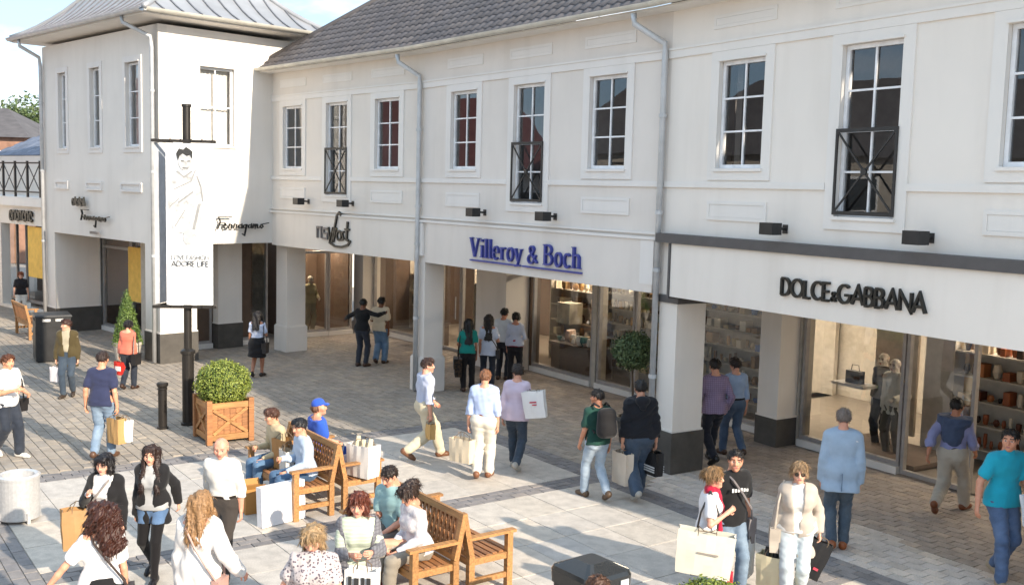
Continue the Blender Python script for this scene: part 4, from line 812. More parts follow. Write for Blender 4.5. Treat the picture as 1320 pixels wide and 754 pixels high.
def cloth_panel(mb_, a, b, z0, z1, n=10, m=26, amp=.012):
    A_, B_ = Vector(a), Vector(b); d = (B_-A_); nr = Vector((d.y, -d.x)).normalized(); vs = []
    for j in range(m+1):
        for i in range(n+1):
            u_, v_ = i/n, j/m; w_ = amp*math.sin(3.1*u_+5*v_)*math.sin(math.pi*v_)*math.sin(math.pi*u_); p = A_+d*u_+nr*w_; vs.append((p.x, p.y, z0+(z1-z0)*v_))
    return mb_.add(vs, [(j*(n+1)+i, j*(n+1)+i+1, (j+1)*(n+1)+i+1, (j+1)*(n+1)+i) for j in range(m) for i in range(n)])
ban = cloth_panel(MB(), (-.33, -.16), (.47, -.16), 2.21, 5.06).build('banner', BN, t, M, smooth=True); cloth_panel(MB(), (-.54, -.10), (-.36, .52), 2.21, 5.06).build('banner', BNE, t, M, smooth=True)
# print on the banner: a pale grey sketch of a figure in a coat, and two lines of capitals
PGF = plain('print_fold_grey', (.27, .27, .27), .8); PG1, PG2, PG3 = plain('print_dark_grey', (.03, .03, .03), .8), plain('print_mid_grey', (.12, .12, .12), .8), plain('print_pale_grey', (.42, .42, .42), .8, var=.3, scale=14)
def flat(pts, mat, name, yy): q = MB(); q.poly([(x, yy, z) for x, z in pts]); q.build(name, mat, ban, M)
flat(arc(-.0, 4.74, .115, .15, 0, 345, 20), PG3, 'printed_face', -.178); flat([(-.12, 4.76), (-.15, 4.88), (-.10, 4.97), (-.03, 4.95), (.02, 5.0), (.08, 4.96), (.13, 4.92), (.12, 4.78), (.09, 4.86), (.03, 4.84), (-.04, 4.88), (-.09, 4.84)], PG1, 'printed_hair', -.181)
flat([(-.07, 4.74), (-.02, 4.74), (-.02, 4.755), (-.07, 4.76)], PG1, 'printed_eye', -.182); flat([(.04, 4.74), (.09, 4.745), (.09, 4.76), (.04, 4.755)], PG1, 'printed_eye', -.182); flat([(-.04, 4.62), (.05, 4.62), (.05, 4.635), (-.04, 4.64)], PG2, 'printed_mouth', -.182)
flat([(-.1, 4.58), (-.30, 4.38), (-.29, 3.9), (-.2, 3.5), (.2, 3.45), (.33, 3.8), (.34, 4.3), (.14, 4.6), (.0, 4.5)], plain('print_coat', (.52, .52, .52), .8, var=.5, scale=9), 'printed_coat', -.177)
for pts, w_ in (([(-.14, 4.58), (-.02, 4.47), (.12, 4.58)], .03), ([(-.12, 4.02), (.14, 4.22)], .035), ([(.2, 4.5), (.27, 4.3), (.3, 4.05)], .03), ([(.24, 4.0), (.14, 3.55)], .05), ([(-.2, 4.25), (.1, 4.4), (.18, 4.6)], .02), ([(-.26, 3.95), (-.1, 4.1)], .018), ([(-.18, 3.6), (.0, 3.9)], .018)):
    q = MB(); ribbon(q, pts, w_, -.181, -.179); q.build('printed_fold', PGF, ban, M)
flat([(-.02, 3.52), (.04, 3.58), (.12, 3.5), (.15, 3.4), (.10, 3.3), (.02, 3.28), (-.04, 3.36)], plain('print_soft_grey', (.42, .42, .42), .8), 'printed_hand', -.180)
letter_sign('LOVE FASHION', SANS, M, -.24, .40, 3.02, .075, PG2, None, w=.12, depth=(-.182, -.178), parent=ban); letter_sign('ADORE LIFE', SANS, M, -.24, .40, 2.90, .09, PG1, None, w=.13, depth=(-.182, -.178), parent=ban)
# ------------------------------------------------------------------ figures: implicit bodies meshed with surface nets
class Vol:
    def __init__(s, prims, h, pad=.05):
        lo = np.min([np.minimum(p[0], p[1])-max(p[2], p[3]) for p in prims], 0)-pad; hi = np.max([np.maximum(p[0], p[1])+max(p[2], p[3]) for p in prims], 0)+pad
        s.lo = lo; s.h = h; s.n = np.ceil((hi-lo)/h).astype(int)+1; s.D = np.full(s.n, .2, np.float32)
        s.ax = [lo[i]+h*np.arange(s.n[i], dtype=np.float32) for i in range(3)]
        for p in prims: s.add(*p)
    def sub(s, a, b, m):
        i0 = np.maximum(((np.minimum(a, b)-m-s.lo)/s.h).astype(int), 0); i1 = np.minimum(((np.maximum(a, b)+m-s.lo)/s.h).astype(int)+2, s.n); return i0, i1
    def add(s, a, b, r1, r2, k=.03, fl=None, neg=False):
        a = np.asarray(a, np.float32); b = np.asarray(b, np.float32); m = max(r1, r2)+k+2*s.h; i0, i1 = s.sub(a, b, m)
        if (i1 <= i0).any(): return
        sl = tuple(slice(i0[i], i1[i]) for i in range(3)); X, Y, Z = np.meshgrid(*[s.ax[i][sl[i]]-a[i] for i in range(3)], indexing='ij', sparse=True)
        d = b-a
        if fl is not None:
            u, q = np.asarray(fl[0], np.float32), 1/fl[1]-1; t = X*u[0]+Y*u[1]+Z*u[2]; X = X+u[0]*t*q; Y = Y+u[1]*t*q; Z = Z+u[2]*t*q; d = d+u*(d@u)*q
        dd = float(d@d)+1e-9; t = np.clip((X*d[0]+Y*d[1]+Z*d[2])/dd, 0, 1)
        f = np.sqrt((X-t*d[0])**2+(Y-t*d[1])**2+(Z-t*d[2])**2)-(r1+(r2-r1)*t)
        if fl is not None: f = f*min(1, fl[1]*1.15)
        o = s.D[sl]
        if neg: hh = np.maximum(k-np.abs(o+f), 0)/k; s.D[sl] = np.maximum(o, -f)+hh*hh*k*.25
        else: hh = np.maximum(k-np.abs(o-f), 0)/k; s.D[sl] = np.minimum(o, f)-hh*hh*k*.25
    def cut(s, n, c):
        """keep the side where n.p < c"""
        X, Y, Z = np.meshgrid(*s.ax, indexing='ij', sparse=True); s.D = np.maximum(s.D, X*n[0]+Y*n[1]+Z*n[2]-c)
    def wrinkle(s, amp, f, seed):
        X, Y, Z = np.meshgrid(*s.ax, indexing='ij', sparse=True); r = np.random.default_rng(seed); tot = 0
        for i in range(4):
            v = r.normal(size=3); v /= np.linalg.norm(v); v[2] *= 1.3; ff = f*(1+.6*i); tot = tot+(amp/(1+.5*i))*np.sin(ff*(v[0]*X+v[1]*Y+v[2]*Z)+r.uniform(0, 6)+1.5*np.sin(ff*.6*(v[1]*X-v[0]*Y+.7*v[2]*Z)))
        s.D = s.D+np.minimum(tot-amp*1.2, .25*amp)
    def mesh(s):
        D = s.D; ins = D < 0; c = ins[:-1, :-1, :-1].astype(np.int8)
        offs = [(i, j, k) for i in (0, 1) for j in (0, 1) for k in (0, 1)]; N = np.array(D.shape)-1
        g = lambda A, o: A[o[0]:o[0]+N[0], o[1]:o[1]+N[1], o[2]:o[2]+N[2]]
        cnt = sum(g(ins, o).astype(np.int8) for o in offs); act = (cnt > 0) & (cnt < 8); ci = np.argwhere(act)
        if len(ci) == 0: return np.zeros((0, 3)), np.zeros((0, 4), int)
        idx = np.full(act.shape, -1, np.int64); idx[tuple(ci.T)] = np.arange(len(ci)); acc = np.zeros((len(ci), 3)); w = np.zeros(len(ci))
        val = {o: D[ci[:, 0]+o[0], ci[:, 1]+o[1], ci[:, 2]+o[2]] for o in offs}
        for o in offs:
            for ax in range(3):
                if o[ax]: continue
                o2 = list(o); o2[ax] = 1; o2 = tuple(o2); a, b = val[o], val[o2]; m = (a < 0) != (b < 0); t = np.where(m, a/np.where(m, a-b, 1), 0)
                p = np.tile(np.array(o, float), (len(ci), 1)); p[:, ax] += t; acc += p*m[:, None]; w += m
        V = s.lo+s.h*(ci+acc/w[:, None]); Q = []
        for ax in range(3):
            u, v = (ax+1) % 3, (ax+2) % 3; sl0 = [slice(None)]*3; sl1 = [slice(None)]*3; sl0[ax] = slice(0, -1); sl1[ax] = slice(1, None)
            A, B = ins[tuple(sl0)], ins[tuple(sl1)]; e = np.argwhere(A != B); ok = (e[:, u] > 0) & (e[:, v] > 0) & (e[:, u] < N[u]) & (e[:, v] < N[v]); e = e[ok]
            q = []
            for du, dv in ((-1, -1), (0, -1), (0, 0), (-1, 0)): x = e.copy(); x[:, u] += du; x[:, v] += dv; q.append(idx[x[:, 0], x[:, 1], x[:, 2]])
            q = np.stack(q, 1); fl = ~A[tuple(e.T)]; q[fl] = q[fl][:, ::-1]; Q.append(q)
        return V, np.concatenate(Q)
def np_mesh(name, V, Q, mats, mi=None, tris=None):
    me = bpy.data.meshes.new(name); nq = len(Q); me.vertices.add(len(V)); me.vertices.foreach_set('co', np.asarray(V, np.float32).ravel())
    me.loops.add(4*nq); me.polygons.add(nq); me.polygons.foreach_set('loop_start', np.arange(0, 4*nq, 4)); me.polygons.foreach_set('loop_total', np.full(nq, 4)); me.loops.foreach_set('vertex_index', np.asarray(Q).ravel())
    for m in mats: me.materials.append(m)
    if mi is not None: me.polygons.foreach_set('material_index', mi)
    me.polygons.foreach_set('use_smooth', np.ones(nq, bool)); me.update(calc_edges=True); me.validate(); return me
A3 = lambda *v: np.array(v, np.float64)
# ---- head template (origin mid head, x right, y forward)
def head_template(fem):
    k = .94 if fem else 1.0
    pr = [(A3(0,-.02,.030), A3(0,.008,.034), .077, .076, .02), (A3(0,.03,-.03), A3(0,.042,-.062), .058*k, .044*k, .04), (A3(0,.072,-.088), A3(0,.06,-.085), .020*k, .03*k, .03),
          (A3(-.03,.066,.026), A3(.03,.066,.026), .022, .022, .02), (A3(0,.088,.012), A3(0,.104,-.026), .009, .0145, .015), (A3(-.014,.092,-.028), A3(.014,.092,-.028), .009, .009, .01), (A3(-.02,.083,-.056), A3(.02,.083,-.056), .012, .012, .012),
          (A3(-.043,.055,-.02), A3(-.04,.06,-.03), .026, .024, .03), (A3(.043,.055,-.02), A3(.04,.06,-.03), .026, .024, .03)]
    for s in (-1, 1): pr += [(A3(s*.078,-.006,.016), A3(s*.076,-.002,-.022), .015, .011, .008, (A3(1,0,0), .55))]
    pr += [(A3(0,-.022,-.07), A3(0,-.03,-.15), .052*k, .053*k, .035)]
    v = Vol(pr, .0055, .03)
    for s in (-1, 1): v.add(A3(s*.031,.094,.004), A3(s*.031,.094,.004), .014, .014, .012, neg=True)
    v.add(A3(-.018,.101,-.0585), A3(.018,.101,-.0585), .0035, .0035, .004, neg=True)
    V, Q = v.mesh(); c = V[Q].mean(1); mi = np.zeros(len(Q), np.int32)
    lips = (np.abs(c[:, 0]) < .024-.9*np.abs(c[:, 2]+.0585)) & (np.abs(c[:, 2]+.0585) < .0105) & (c[:, 1] > .07); mi[lips] = 1
    brow = (np.abs(np.abs(c[:, 0])-.032) < .019) & (np.abs(c[:, 2]-.026-.004*(1-np.abs(np.abs(c[:, 0])-.03)/.02)) < .0052) & (c[:, 1] > .05); mi[brow] = 2
    ex = (np.abs(np.abs(c[:, 0])-.031)/.0145)**2+((c[:, 2]-.003)/.0068)**2; mi[(ex < 1) & (c[:, 1] > .05)] = 3
    ir = ((np.abs(c[:, 0])-.031)/.0065)**2+((c[:, 2]-.003)/.0072)**2; mi[(ir < 1) & (c[:, 1] > .05)] = 4
    V = V*A3(1, 1, 1.02); return V, Q, mi
HEADS = {f: head_template(f) for f in (0, 1)}
# ---- hair templates
HAIR = {}
def hair_template(style):
    if style in HAIR: return HAIR[style]
    cap = [(A3(0,-.024,.036), A3(0,.004,.042), .088, .086, .02)]; pr = list(cap); cutf = (.055, .035); tex = (.005, 95)
    if style == 'short': pr = [(A3(0,-.022,.036), A3(0,.006,.046), .084, .081, .02), (A3(-.03,.06,.088), A3(.03,.06,.088), .026, .026, .03)]
    if style == 'crop': pr = [(A3(0,-.022,.034), A3(0,.006,.040), .0800, .0785, .02)]
    if style == 'bald': pr = [(A3(0,-.034,.0), A3(0,-.026,.0), .083, .081, .02)]
    if style == 'bob': pr += [(A3(s*.07,-.01,.03), A3(s*.074,.012,-.075), .034, .036, .03) for s in (-1, 1)]+[(A3(0,-.07,.03), A3(0,-.072,-.08), .06, .05, .03), (A3(-.04,.066,.088), A3(.045,.07,.07), .028, .026, .03)]
    if style in ('long', 'wavy', 'curly'):
        ln = {'long': -.40, 'wavy': -.28, 'curly': -.24}[style]; w = {'long': .036, 'wavy': .042, 'curly': .058}[style]
        pr += [(A3(s*.066,-.02,.03), A3(s*.098,.145,ln), w, w*.7, .04) for s in (-1, 1)]+[(A3(s*.04,-.07,.02), A3(s*.045,-.125,ln-.03), w*1.25, w, .04) for s in (-1, 1)]+[(A3(-.03,.05,.095), A3(.03,.05,.095), .025, .025, .03)]
        tex = (.006, 60) if style == 'long' else (.012, 75) if style == 'curly' else (.006, 75)
    if style == 'pony': pr += [(A3(0,-.11,.05), A3(.01,-.135,-.10), .032, .018, .03), (A3(-.03,.055,.09), A3(.03,.055,.09), .02, .02, .03)]
    if style == 'updo': pr += [(A3(-.02,-.10,.06), A3(.02,-.10,.05), .055, .055, .03), (A3(-.035,.06,.085), A3(.035,.06,.085), .026, .026, .03)]; tex = (.007, 85)
    if style == 'fluffy': pr += [(A3(s*.068,-.01,.03), A3(s*.076,.012,-.055), .034, .03, .03) for s in (-1, 1)]+[(A3(0,-.07,.02), A3(0,-.075,-.06), .06, .048, .03), (A3(-.04,.06,.092), A3(.04,.06,.09), .032, .03, .03)]; tex = (.0065, 75)
    v = Vol(pr, .0075, .03); v.wrinkle(tex[0], tex[1], len(style)*7)
    X, Y, Z = np.meshgrid(*v.ax, indexing='ij', sparse=True)
    if style == 'bald': v.D = np.maximum(v.D, Z-.03); v.D = np.maximum(v.D, Y-.0); v.D = np.maximum(v.D, -.065-Z)
    else:
        # open the face: an ellipse in front, and for short cuts everything under the nape and ears
        hl = .062 if style in ('short', 'crop', 'pony', 'updo') else .052; face = np.maximum(((X/.064)**2+((Z+.035)/(hl+.045))**2-1)*.04, .022-Y+0*Z)
        v.D = np.maximum(v.D, -face)
        if style in ('short', 'crop', 'pony', 'updo'): v.D = np.maximum(v.D, -(Z+.012+.9*np.minimum(Y+.03, .0)*1.0+0*X)-np.where(Y < -.05, .055, 0)); v.D = np.maximum(v.D, np.where(Z < .012, Y+.012, -1)+0*X)
    V, Q = v.mesh()
    # loose locks: thin curved ribbons lying on the hair surface, combed away from the crown
    r = np.random.default_rng(len(style)*31+5); n = {'bald': 120, 'crop': 500, 'short': 650}.get(style, 900); f = r.integers(0, len(Q), n); c0 = V[Q[f]].mean(1); nr = np.cross(V[Q[f, 1]]-V[Q[f, 0]], V[Q[f, 3]]-V[Q[f, 0]]); nr /= np.linalg.norm(nr, axis=1)[:, None]+1e-9
    big = style not in ('bald', 'crop', 'short'); d = c0-A3(0, -.05, .13); d[:, 2] -= .12 if big else .0; d += r.normal(0, .03, d.shape); d -= nr*(d*nr).sum(1)[:, None]; d /= np.linalg.norm(d, axis=1)[:, None]+1e-9; sd = np.cross(nr, d); ln = r.uniform(.02, .05, n)*(1.5 if big else .8); wd = r.uniform(.0015, .004, n); lv = []
    for t, lift, k in ((0, -.001, 1.), (.35, .003, 1.1), (.7, .0045, .8), (1., r.uniform(-.002, .010, n), .3)):
        lf = np.broadcast_to(lift, (n,)); p = c0+d*(ln*t)[:, None]+nr*lf[:, None]+A3(0, 0, -1)*(ln*t*t*(.25 if big else .1))[:, None]; lv.append(np.stack([p-sd*(wd*k)[:, None], p+sd*(wd*k)[:, None]], 1))
    L4 = np.stack(lv, 1).reshape(-1, 3); b0 = len(V)+np.arange(n)*8; qs = np.concatenate([np.stack([b0+2*k, b0+2*k+1, b0+2*k+3, b0+2*k+2], 1) for k in range(3)]); V = np.concatenate([V, L4]); Q = np.concatenate([Q, qs]); HAIR[style] = (V, Q); return V, Q
# ---- cloth and skin
def cloth(c, kind='plain', c2=None, rough=.85):
    key = ('cloth', c, kind, c2)
    if key in MATS: return MATS[key]
    m, nt, p, L = newmat('cloth_'+kind); a = lin(c); n = nz(nt, 9, 5); f = nz(nt, 160, 3); oc = nt.nodes.new('ShaderNodeTexCoord')
    base = ramp(nt, n.outputs[0], sc(a, .92), sc(a, 1.04), .3, .7)
    if kind == 'denim':
        n2 = nz(nt, 5, 4); base = mixc(nt, ramp(nt, n2.outputs[0], (0, 0, 0), (1, 1, 1), .42, .75), base, sc((a[0]*1.15, a[1]*1.05, a[2]*.95), 1.6) if max(a) < .5 else a); base = mixc(nt, .25, base, ramp(nt, f.outputs[0], sc(a, .5), sc(a, 1.5), .3, .7))
    if kind in ('check', 'stripe'):
        mp = nt.nodes.new('ShaderNodeSeparateXYZ'); L.new(oc.outputs['Object'], mp.inputs[0]); outs = []
        for ch, fq in ((0, 190), (2, 190)):
            mu = nt.nodes.new('ShaderNodeMath'); mu.operation = 'MULTIPLY'; mu.inputs[1].default_value = fq; L.new(mp.outputs[ch], mu.inputs[0]); si = nt.nodes.new('ShaderNodeMath'); si.operation = 'SINE'; L.new(mu.outputs[0], si.inputs[0]); outs.append(ramp(nt, si.outputs[0], (0, 0, 0), (.6, .6, .6), .3, .7))
        base = mixc(nt, outs[1], base, lin(c2))
        if kind == 'check': base = mixc(nt, outs[0], base, lin(c2))
    if kind == 'print':
        v = nt.nodes.new('ShaderNodeTexVoronoi'); v.inputs['Scale'].default_value = 42; L.new(oc.outputs['Object'], v.inputs['Vector']); base = mixc(nt, ramp(nt, v.outputs[0], (1, 1, 1), (0, 0, 0), .3, .45), base, lin(c2))
    if kind == 'blotch':
        n3 = nz(nt, 16, 4); base = mixc(nt, ramp(nt, n3.outputs[0], (0, 0, 0), (1, 1, 1), .46, .56), base, lin(c2))
    L.new(base, p.inputs['Base Color']); p.inputs['Roughness'].default_value = rough; p.inputs['Specular IOR Level'].default_value = .25; p.inputs['Sheen Weight'].default_value = .15
    s = nt.nodes.new('ShaderNodeMath'); s.operation = 'MULTIPLY_ADD'; s.inputs[1].default_value = .25; L.new(f.outputs[0], s.inputs[0]); L.new(nz(nt, 22, 5).outputs[0], s.inputs[2]); bump(nt, p, s.outputs[0], .13, .01); MATS[key] = m; return m
def skinm(c):
    key = ('skin', c)
    if key in MATS: return MATS[key]
    m, nt, p, L = newmat('skin'); a = lin(c); n = nz(nt, 14, 4); L.new(ramp(nt, n.outputs[0], sc((a[0]*.97, a[1]*.9, a[2]*.88), .92), sc(a, 1.06), .35, .7), p.inputs['Base Color']); p.inputs['Roughness'].default_value = .5; p.inputs['Specular IOR Level'].default_value = .4
    p.inputs['Subsurface Weight'].default_value = .12; p.inputs['Subsurface Radius'].default_value = (.02, .008, .004); MATS[key] = m; return m
def hairm(c):
    key = ('hair', c)
    if key in MATS: return MATS[key]
    m, nt, p, L = newmat('hair'); a = lin(c); t = nt.nodes.new('ShaderNodeTexCoord'); mp = nt.nodes.new('ShaderNodeMapping'); mp.inputs['Scale'].default_value = (160, 160, 14); L.new(t.outputs['Object'], mp.inputs[0]); n = nz(nt, 1, 4, vec=mp.outputs[0])
    L.new(ramp(nt, n.outputs[0], sc(a, .5), sc(a, 1.45), .3, .7), p.inputs['Base Color']); p.inputs['Roughness'].default_value = .5; bump(nt, p, n.outputs[0], .5, .006); MATS[key] = m; return m
LIP = plain('lips', (.38, .14, .12), .5); EYEW = plain('eye_white', (.5, .48, .45), .3); IRIS = plain('iris', (.02, .015, .012), .2); LEATH = {}
def norm(v): return v/(np.linalg.norm(v)+1e-9)
def ik(a, c, l1, l2, hint):
    d = c-a; L = np.linalg.norm(d); L2 = min(max(L, abs(l1-l2)+.01), (l1+l2)*.995); c = a+d/L*L2; u = d/L; x = (l1*l1-l2*l2+L2*L2)/(2*L2); h = math.sqrt(max(l1*l1-x*x, 0)); v = norm(hint-u*(hint@u)); return a+u*x+v*h, c
ARM = {'down': (.06, .03, -.525), 'carry': (.085, .02, -.525), 'sf': (.06, .27, -.42), 'sb': (.10, -.20, -.46), 'bend': (.03, .26, -.30), 'hold': (-.06, .30, -.20), 'strap': (-.02, .13, -.10), 'pocket': (.08, .06, -.46), 'lap': (-.06, .30, -.34), 'out': (.42, .18, -.22), 'elbow': (-.02, .22, -.10), 'hug': (.34, .22, .0), 'back': (-.06, -.12, -.46), 'reach': (.22, .10, -.46)}
def person(x, y, face, ht, label, pose='stand', step=.3, lead=1, arms=('down', 'down'), fem=0, top=None, sleeve='long', hem=-.02, bottom=None, bkind='trousers', jacket=None, jhem=-.16, open_=.07, hair='short', hcol='#2a1c14', skin='#d9a58a', shoe='#3a2418', belt=None, beltw=(.07, .105), head=(0, 0), lean=3, h=.016, loose=0, build=1., seat_z=.45, scarf=None, cap=None, tights=None, glasses=False, sweater=None, feet=None, collar=True, tuck=True):
    M = frame(x, y, -face); root = thing('person', label, 'person', M, 'people on the plaza'); S = ht/1.75; wd = (.90 if fem else 1.0)*build; sk = skinm(skin)
    X_, Y_, Z_ = A3(1,0,0), A3(0,1,0), A3(0,0,1); ups = norm(A3(0, math.sin(R(lean)), math.cos(R(lean)))); fwd = norm(Y_-ups*(Y_@ups))
    hipw = .088*(1.05 if fem else 1)
    if pose == 'sit': pz = seat_z/S+.10; an = {1: A3(.10, .46, .085), -1: A3(-.10, .42, .085)}
    elif pose == 'walk':
        f_, b_ = step*.55, -step*.5; an = {lead: A3(lead*.075, f_, .085), -lead: A3(-lead*.075, b_, .10+step*.16)}; pz = None
    else: an = {1: A3(.10, .02, .085), -1: A3(-.10, -.02, .085)}; pz = None
    if feet: an = {k: A3(*v) for k, v in feet.items()}
    if pz is None: pz = min(.935, min(an[s][2]+math.sqrt(max(.05, .865**2-(an[s][1])**2-.02**2)) for s in an))
    P = A3(0, 0, pz)
    W = P+.15*ups; C_ = P+.335*ups; T_ = P+.50*ups; sh = {s: T_+X_*s*.156*wd-.062*ups for s in (1, -1)}; hp = {s: P+X_*s*hipw-.01*Z_ for s in (1, -1)}
    kn, ankl = {}, {}
    for s in (1, -1): kn[s], ankl[s] = ik(hp[s], an[s], .435, .435, A3(s*.08, 1, .25))
    el, wr = {}, {}
    for s, aa in ((1, arms[0]), (-1, arms[1])):
        v = ARM[aa] if isinstance(aa, str) else aa; tgt = sh[s]+X_*s*v[0]+fwd*v[1]+ups*v[2]; el[s], wr[s] = ik(sh[s], tgt, .285, .25, A3(s*.45, -1, -.25) if aa != 'elbow' else A3(s*.6, -.3, -1))
    hd = T_+.150*ups+fwd*.02
    FL = (fwd, .70); b = build
    tor = [('pel', P-X_*.055, P+X_*.055, .115*b*(1.06 if fem else 1), .115*b*(1.06 if fem else 1), .05, (fwd, .82)), ('tor', P+.05*ups, W, .124*b, (.110 if fem else .122)*b, .05, FL), ('tor', W, C_, (.110 if fem else .122)*b, .132*wd, .06, FL), ('tor', C_-X_*.06, C_+X_*.06, .109*wd, .109*wd, .06, (fwd, .78)), ('tor', C_+.04*ups-X_*.075*wd, C_+.04*ups+X_*.075*wd, .090, .090, .06, (fwd, .8)), ('shl', sh[1]-X_*.03, sh[-1]+X_*.03, .052, .052, .05), ('trap', T_-.015*ups, sh[1]+.012*ups, .052, .040, .05), ('trap', T_-.015*ups, sh[-1]+.012*ups, .052, .040, .05)]
    if fem: tor += [('tor', C_+fwd*.075+X_*s*.062, C_+fwd*.07+X_*s*.062-.02*ups, .058, .062, .05) for s in (1, -1)]
    neck = [('neck', T_-.03*ups, hd-.06*ups-fwd*.03, .058*(.88 if fem else 1), .052*(.88 if fem else 1), .03)]
    am = (.84 if fem else 1.)*(.5+.5*b); arm = {}
    for s in (1, -1): arm[s] = [('up', sh[s], el[s], .048*am, .038*am, .014), ('fore', el[s], el[s]+.35*(wr[s]-el[s]), .038*am, .039*am, .012), ('fore', el[s]+.35*(wr[s]-el[s]), wr[s], .038*am, .026*am, .012)]
    leg = {}
    for s in (1, -1):
        sd_ = norm(ankl[s]-kn[s]); bk = norm(-Y_+sd_*(Y_@sd_)); leg[s] = [('th', hp[s], kn[s], .090*b, .056*b, .05), ('shk', kn[s], ankl[s], .054*b, .037, .03), ('shk', kn[s]+sd_*.08+bk*.018, kn[s]+sd_*.22+bk*.016, .045*b, .036*b, .04)]
    def foot(s, off=0):
        a = ankl[s]; lift = max(0, a[2]-.085); dn = -min(.9, lift*5.0); f2 = norm(A3(s*.16, math.cos(dn), math.sin(dn))) if pose != 'sit' or lift == 0 else norm(A3(s*.1, 1, -.1)); upf = norm(np.cross(np.cross(f2, Z_), f2)); hl = a-f2*.045-upf*.045; bl = a+f2*.115-upf*.055; to = a+f2*.175-upf*.06
        return [('ft', hl, bl, .036+off, .036+off, .02), ('ft', bl, to, .036+off, .026+off, .02), ('ft', a, hl+.02*upf, .034+off, .036+off, .03)]
    hands = []
    for s in (1, -1):
        d = norm(wr[s]-el[s]); 
        if arms[0 if s == 1 else -1] == 'carry': d = norm(d+A3(0, 0, -1.5))
        pn = norm(-X_*s-d*(-X_*s@d)); hands += [('hand', wr[s]+d*.01, wr[s]+d*.075, .028, .034, .015, (pn, .5))]; arm[s].append((d, pn))
    def pack(L_, off=0, **kw): return [(q[1]*S, q[2]*S, (q[3]+off)*S, (q[4]+off)*S, q[5] if len(q) > 5 else .03)+((q[6],) if len(q) > 6 else ()) for q in L_]
    def emit_mesh(name, vol, mat, wr_=0, fq=40, seed=0):
        if wr_: vol.wrinkle(wr_, fq, seed)
        V, Q = vol.mesh(); o = bpy.data.objects.new(name, np_mesh(name, V, Q, [mat])); place(o, root, M); return o
    # body: one continuous surface from feet to neck; the head's finer surface and the fingers are joined into the same mesh
    allp = tor+neck+leg[1]+leg[-1]+foot(1)+foot(-1)+arm[1][:3]+arm[-1][:3]+hands
    V, Q = Vol(pack(allp), h).mesh(); mi = np.zeros(len(Q), np.int32)
    hV, hQ, hmi = HEADS[fem]; yaw, pit = R(head[0]), R(head[1]); Rz = np.array([[math.cos(yaw), -math.sin(yaw), 0], [math.sin(yaw), math.cos(yaw), 0], [0, 0, 1]]); Rx = np.array([[1, 0, 0], [0, math.cos(pit), -math.sin(pit)], [0, math.sin(pit), math.cos(pit)]]); Rh = Rz@Rx
    hs = S*1.0; hx = lambda v: (v*hs)@Rh.T+hd*S
    fv = MB()
    for s in (1, -1):
        d, pn = arm[s][3]; w_ = np.cross(d, pn)*s; base = wr[s]+d*.088
        for k in range(4):
            off = (k-1.5)*.0165; ln = (.062, .074, .070, .055)[k]; p0 = base+w_*off-d*.012; c1 = .55; p1 = p0+norm(d+pn*.25)*ln*.45; p2 = p1+norm(d+pn*(1.1+.15*k))*ln*.35; p3 = p2+norm(d*.4+pn*1.2)*ln*.28
            fv.tube([Vector(q*S) for q in (p0, p1, p2, p3)], [.0085*S, .0085*S, .0078*S, .006*S], 5)
        p0 = wr[s]+d*.028-w_*.026; p1 = p0+norm(d*.7-w_*.75+pn*.35)*.034; p2 = p1+norm(d+pn*.5-w_*.1)*.03; fv.tube([Vector(q*S) for q in (p0, p1, p2)], [.0105*S, .0095*S, .007*S], 5)
    nv = len(V); Vt = np.concatenate([V, hx(hV)]); Qt = np.concatenate([Q, hQ+nv]); mt = np.concatenate([mi, hmi])
    fq = [f for f in fv.f if len(f) == 4]; n2 = len(Vt); Vt = np.concatenate([Vt, np.array([tuple(v) for v in fv.v])]); Qt = np.concatenate([Qt, np.array(fq)+n2]); mt = np.concatenate([mt, np.zeros(len(fq), np.int32)])
    hm = hairm(hcol); body = bpy.data.objects.new('body', np_mesh('body', Vt, Qt, [sk, LIP, hm, EYEW, IRIS], mt)); place(body, root, M)
    seed = int(abs(x*131+y*17+ht*1000)) % 9973
    # clothing
    wz = lambda dz: (ups, float(ups@(P+dz*ups))*S)
    if bottom:
        if bkind in ('trousers', 'tights', 'shorts'):
            off = .010+loose*.012 if bkind != 'tights' else .006; L_ = [q for q in tor if q[0] in ('pel', 'tor')][:2]+leg[1]+leg[-1]; v = Vol(pack(L_, off if bkind != 'tights' else .007), h)
            if bkind == 'trousers':
                for s in (1, -1): v.add((kn[s]*.75+ankl[s]*.25)*S, (kn[s]*.1+ankl[s]*.9+A3(0, .0, -.01))*S, (.060*b+loose*.012)*S, (.058+loose*.015)*S, .03)
            wc = .10 if tuck or pose == 'sit' else min(.10, hem+.055)
            if jacket is not None and not open_: wc = min(wc, jhem+.06)
            v.cut(ups, float(ups@(P+wc*ups))*S)
            if bkind == 'shorts':
                for s in (1, -1): pass
                v.cut(-Z_, -(P[2]-.20)*S)
            emit_mesh('trousers' if bkind == 'trousers' else bkind, v, bottom, .0035 if bkind == 'trousers' else .001, 30, seed)
        if bkind == 'skirt':
            L_ = [('sk', P+.08*ups, P-.02*Z_, .14, .20, .05, (fwd, .80)), ('sk', P-.02*Z_, P-.42*Z_, .20, .225, .05, (fwd, .85))]; v = Vol(pack(L_), h); v.cut(ups, float(ups@(P+.10*ups))*S); v.cut(-Z_, -(P[2]-.40)*S); emit_mesh('skirt', v, bottom, .006, 26, seed)
    if tights: v = Vol(pack(leg[1]+leg[-1]+foot(1)+foot(-1), .006), h); emit_mesh('tights', v, tights)
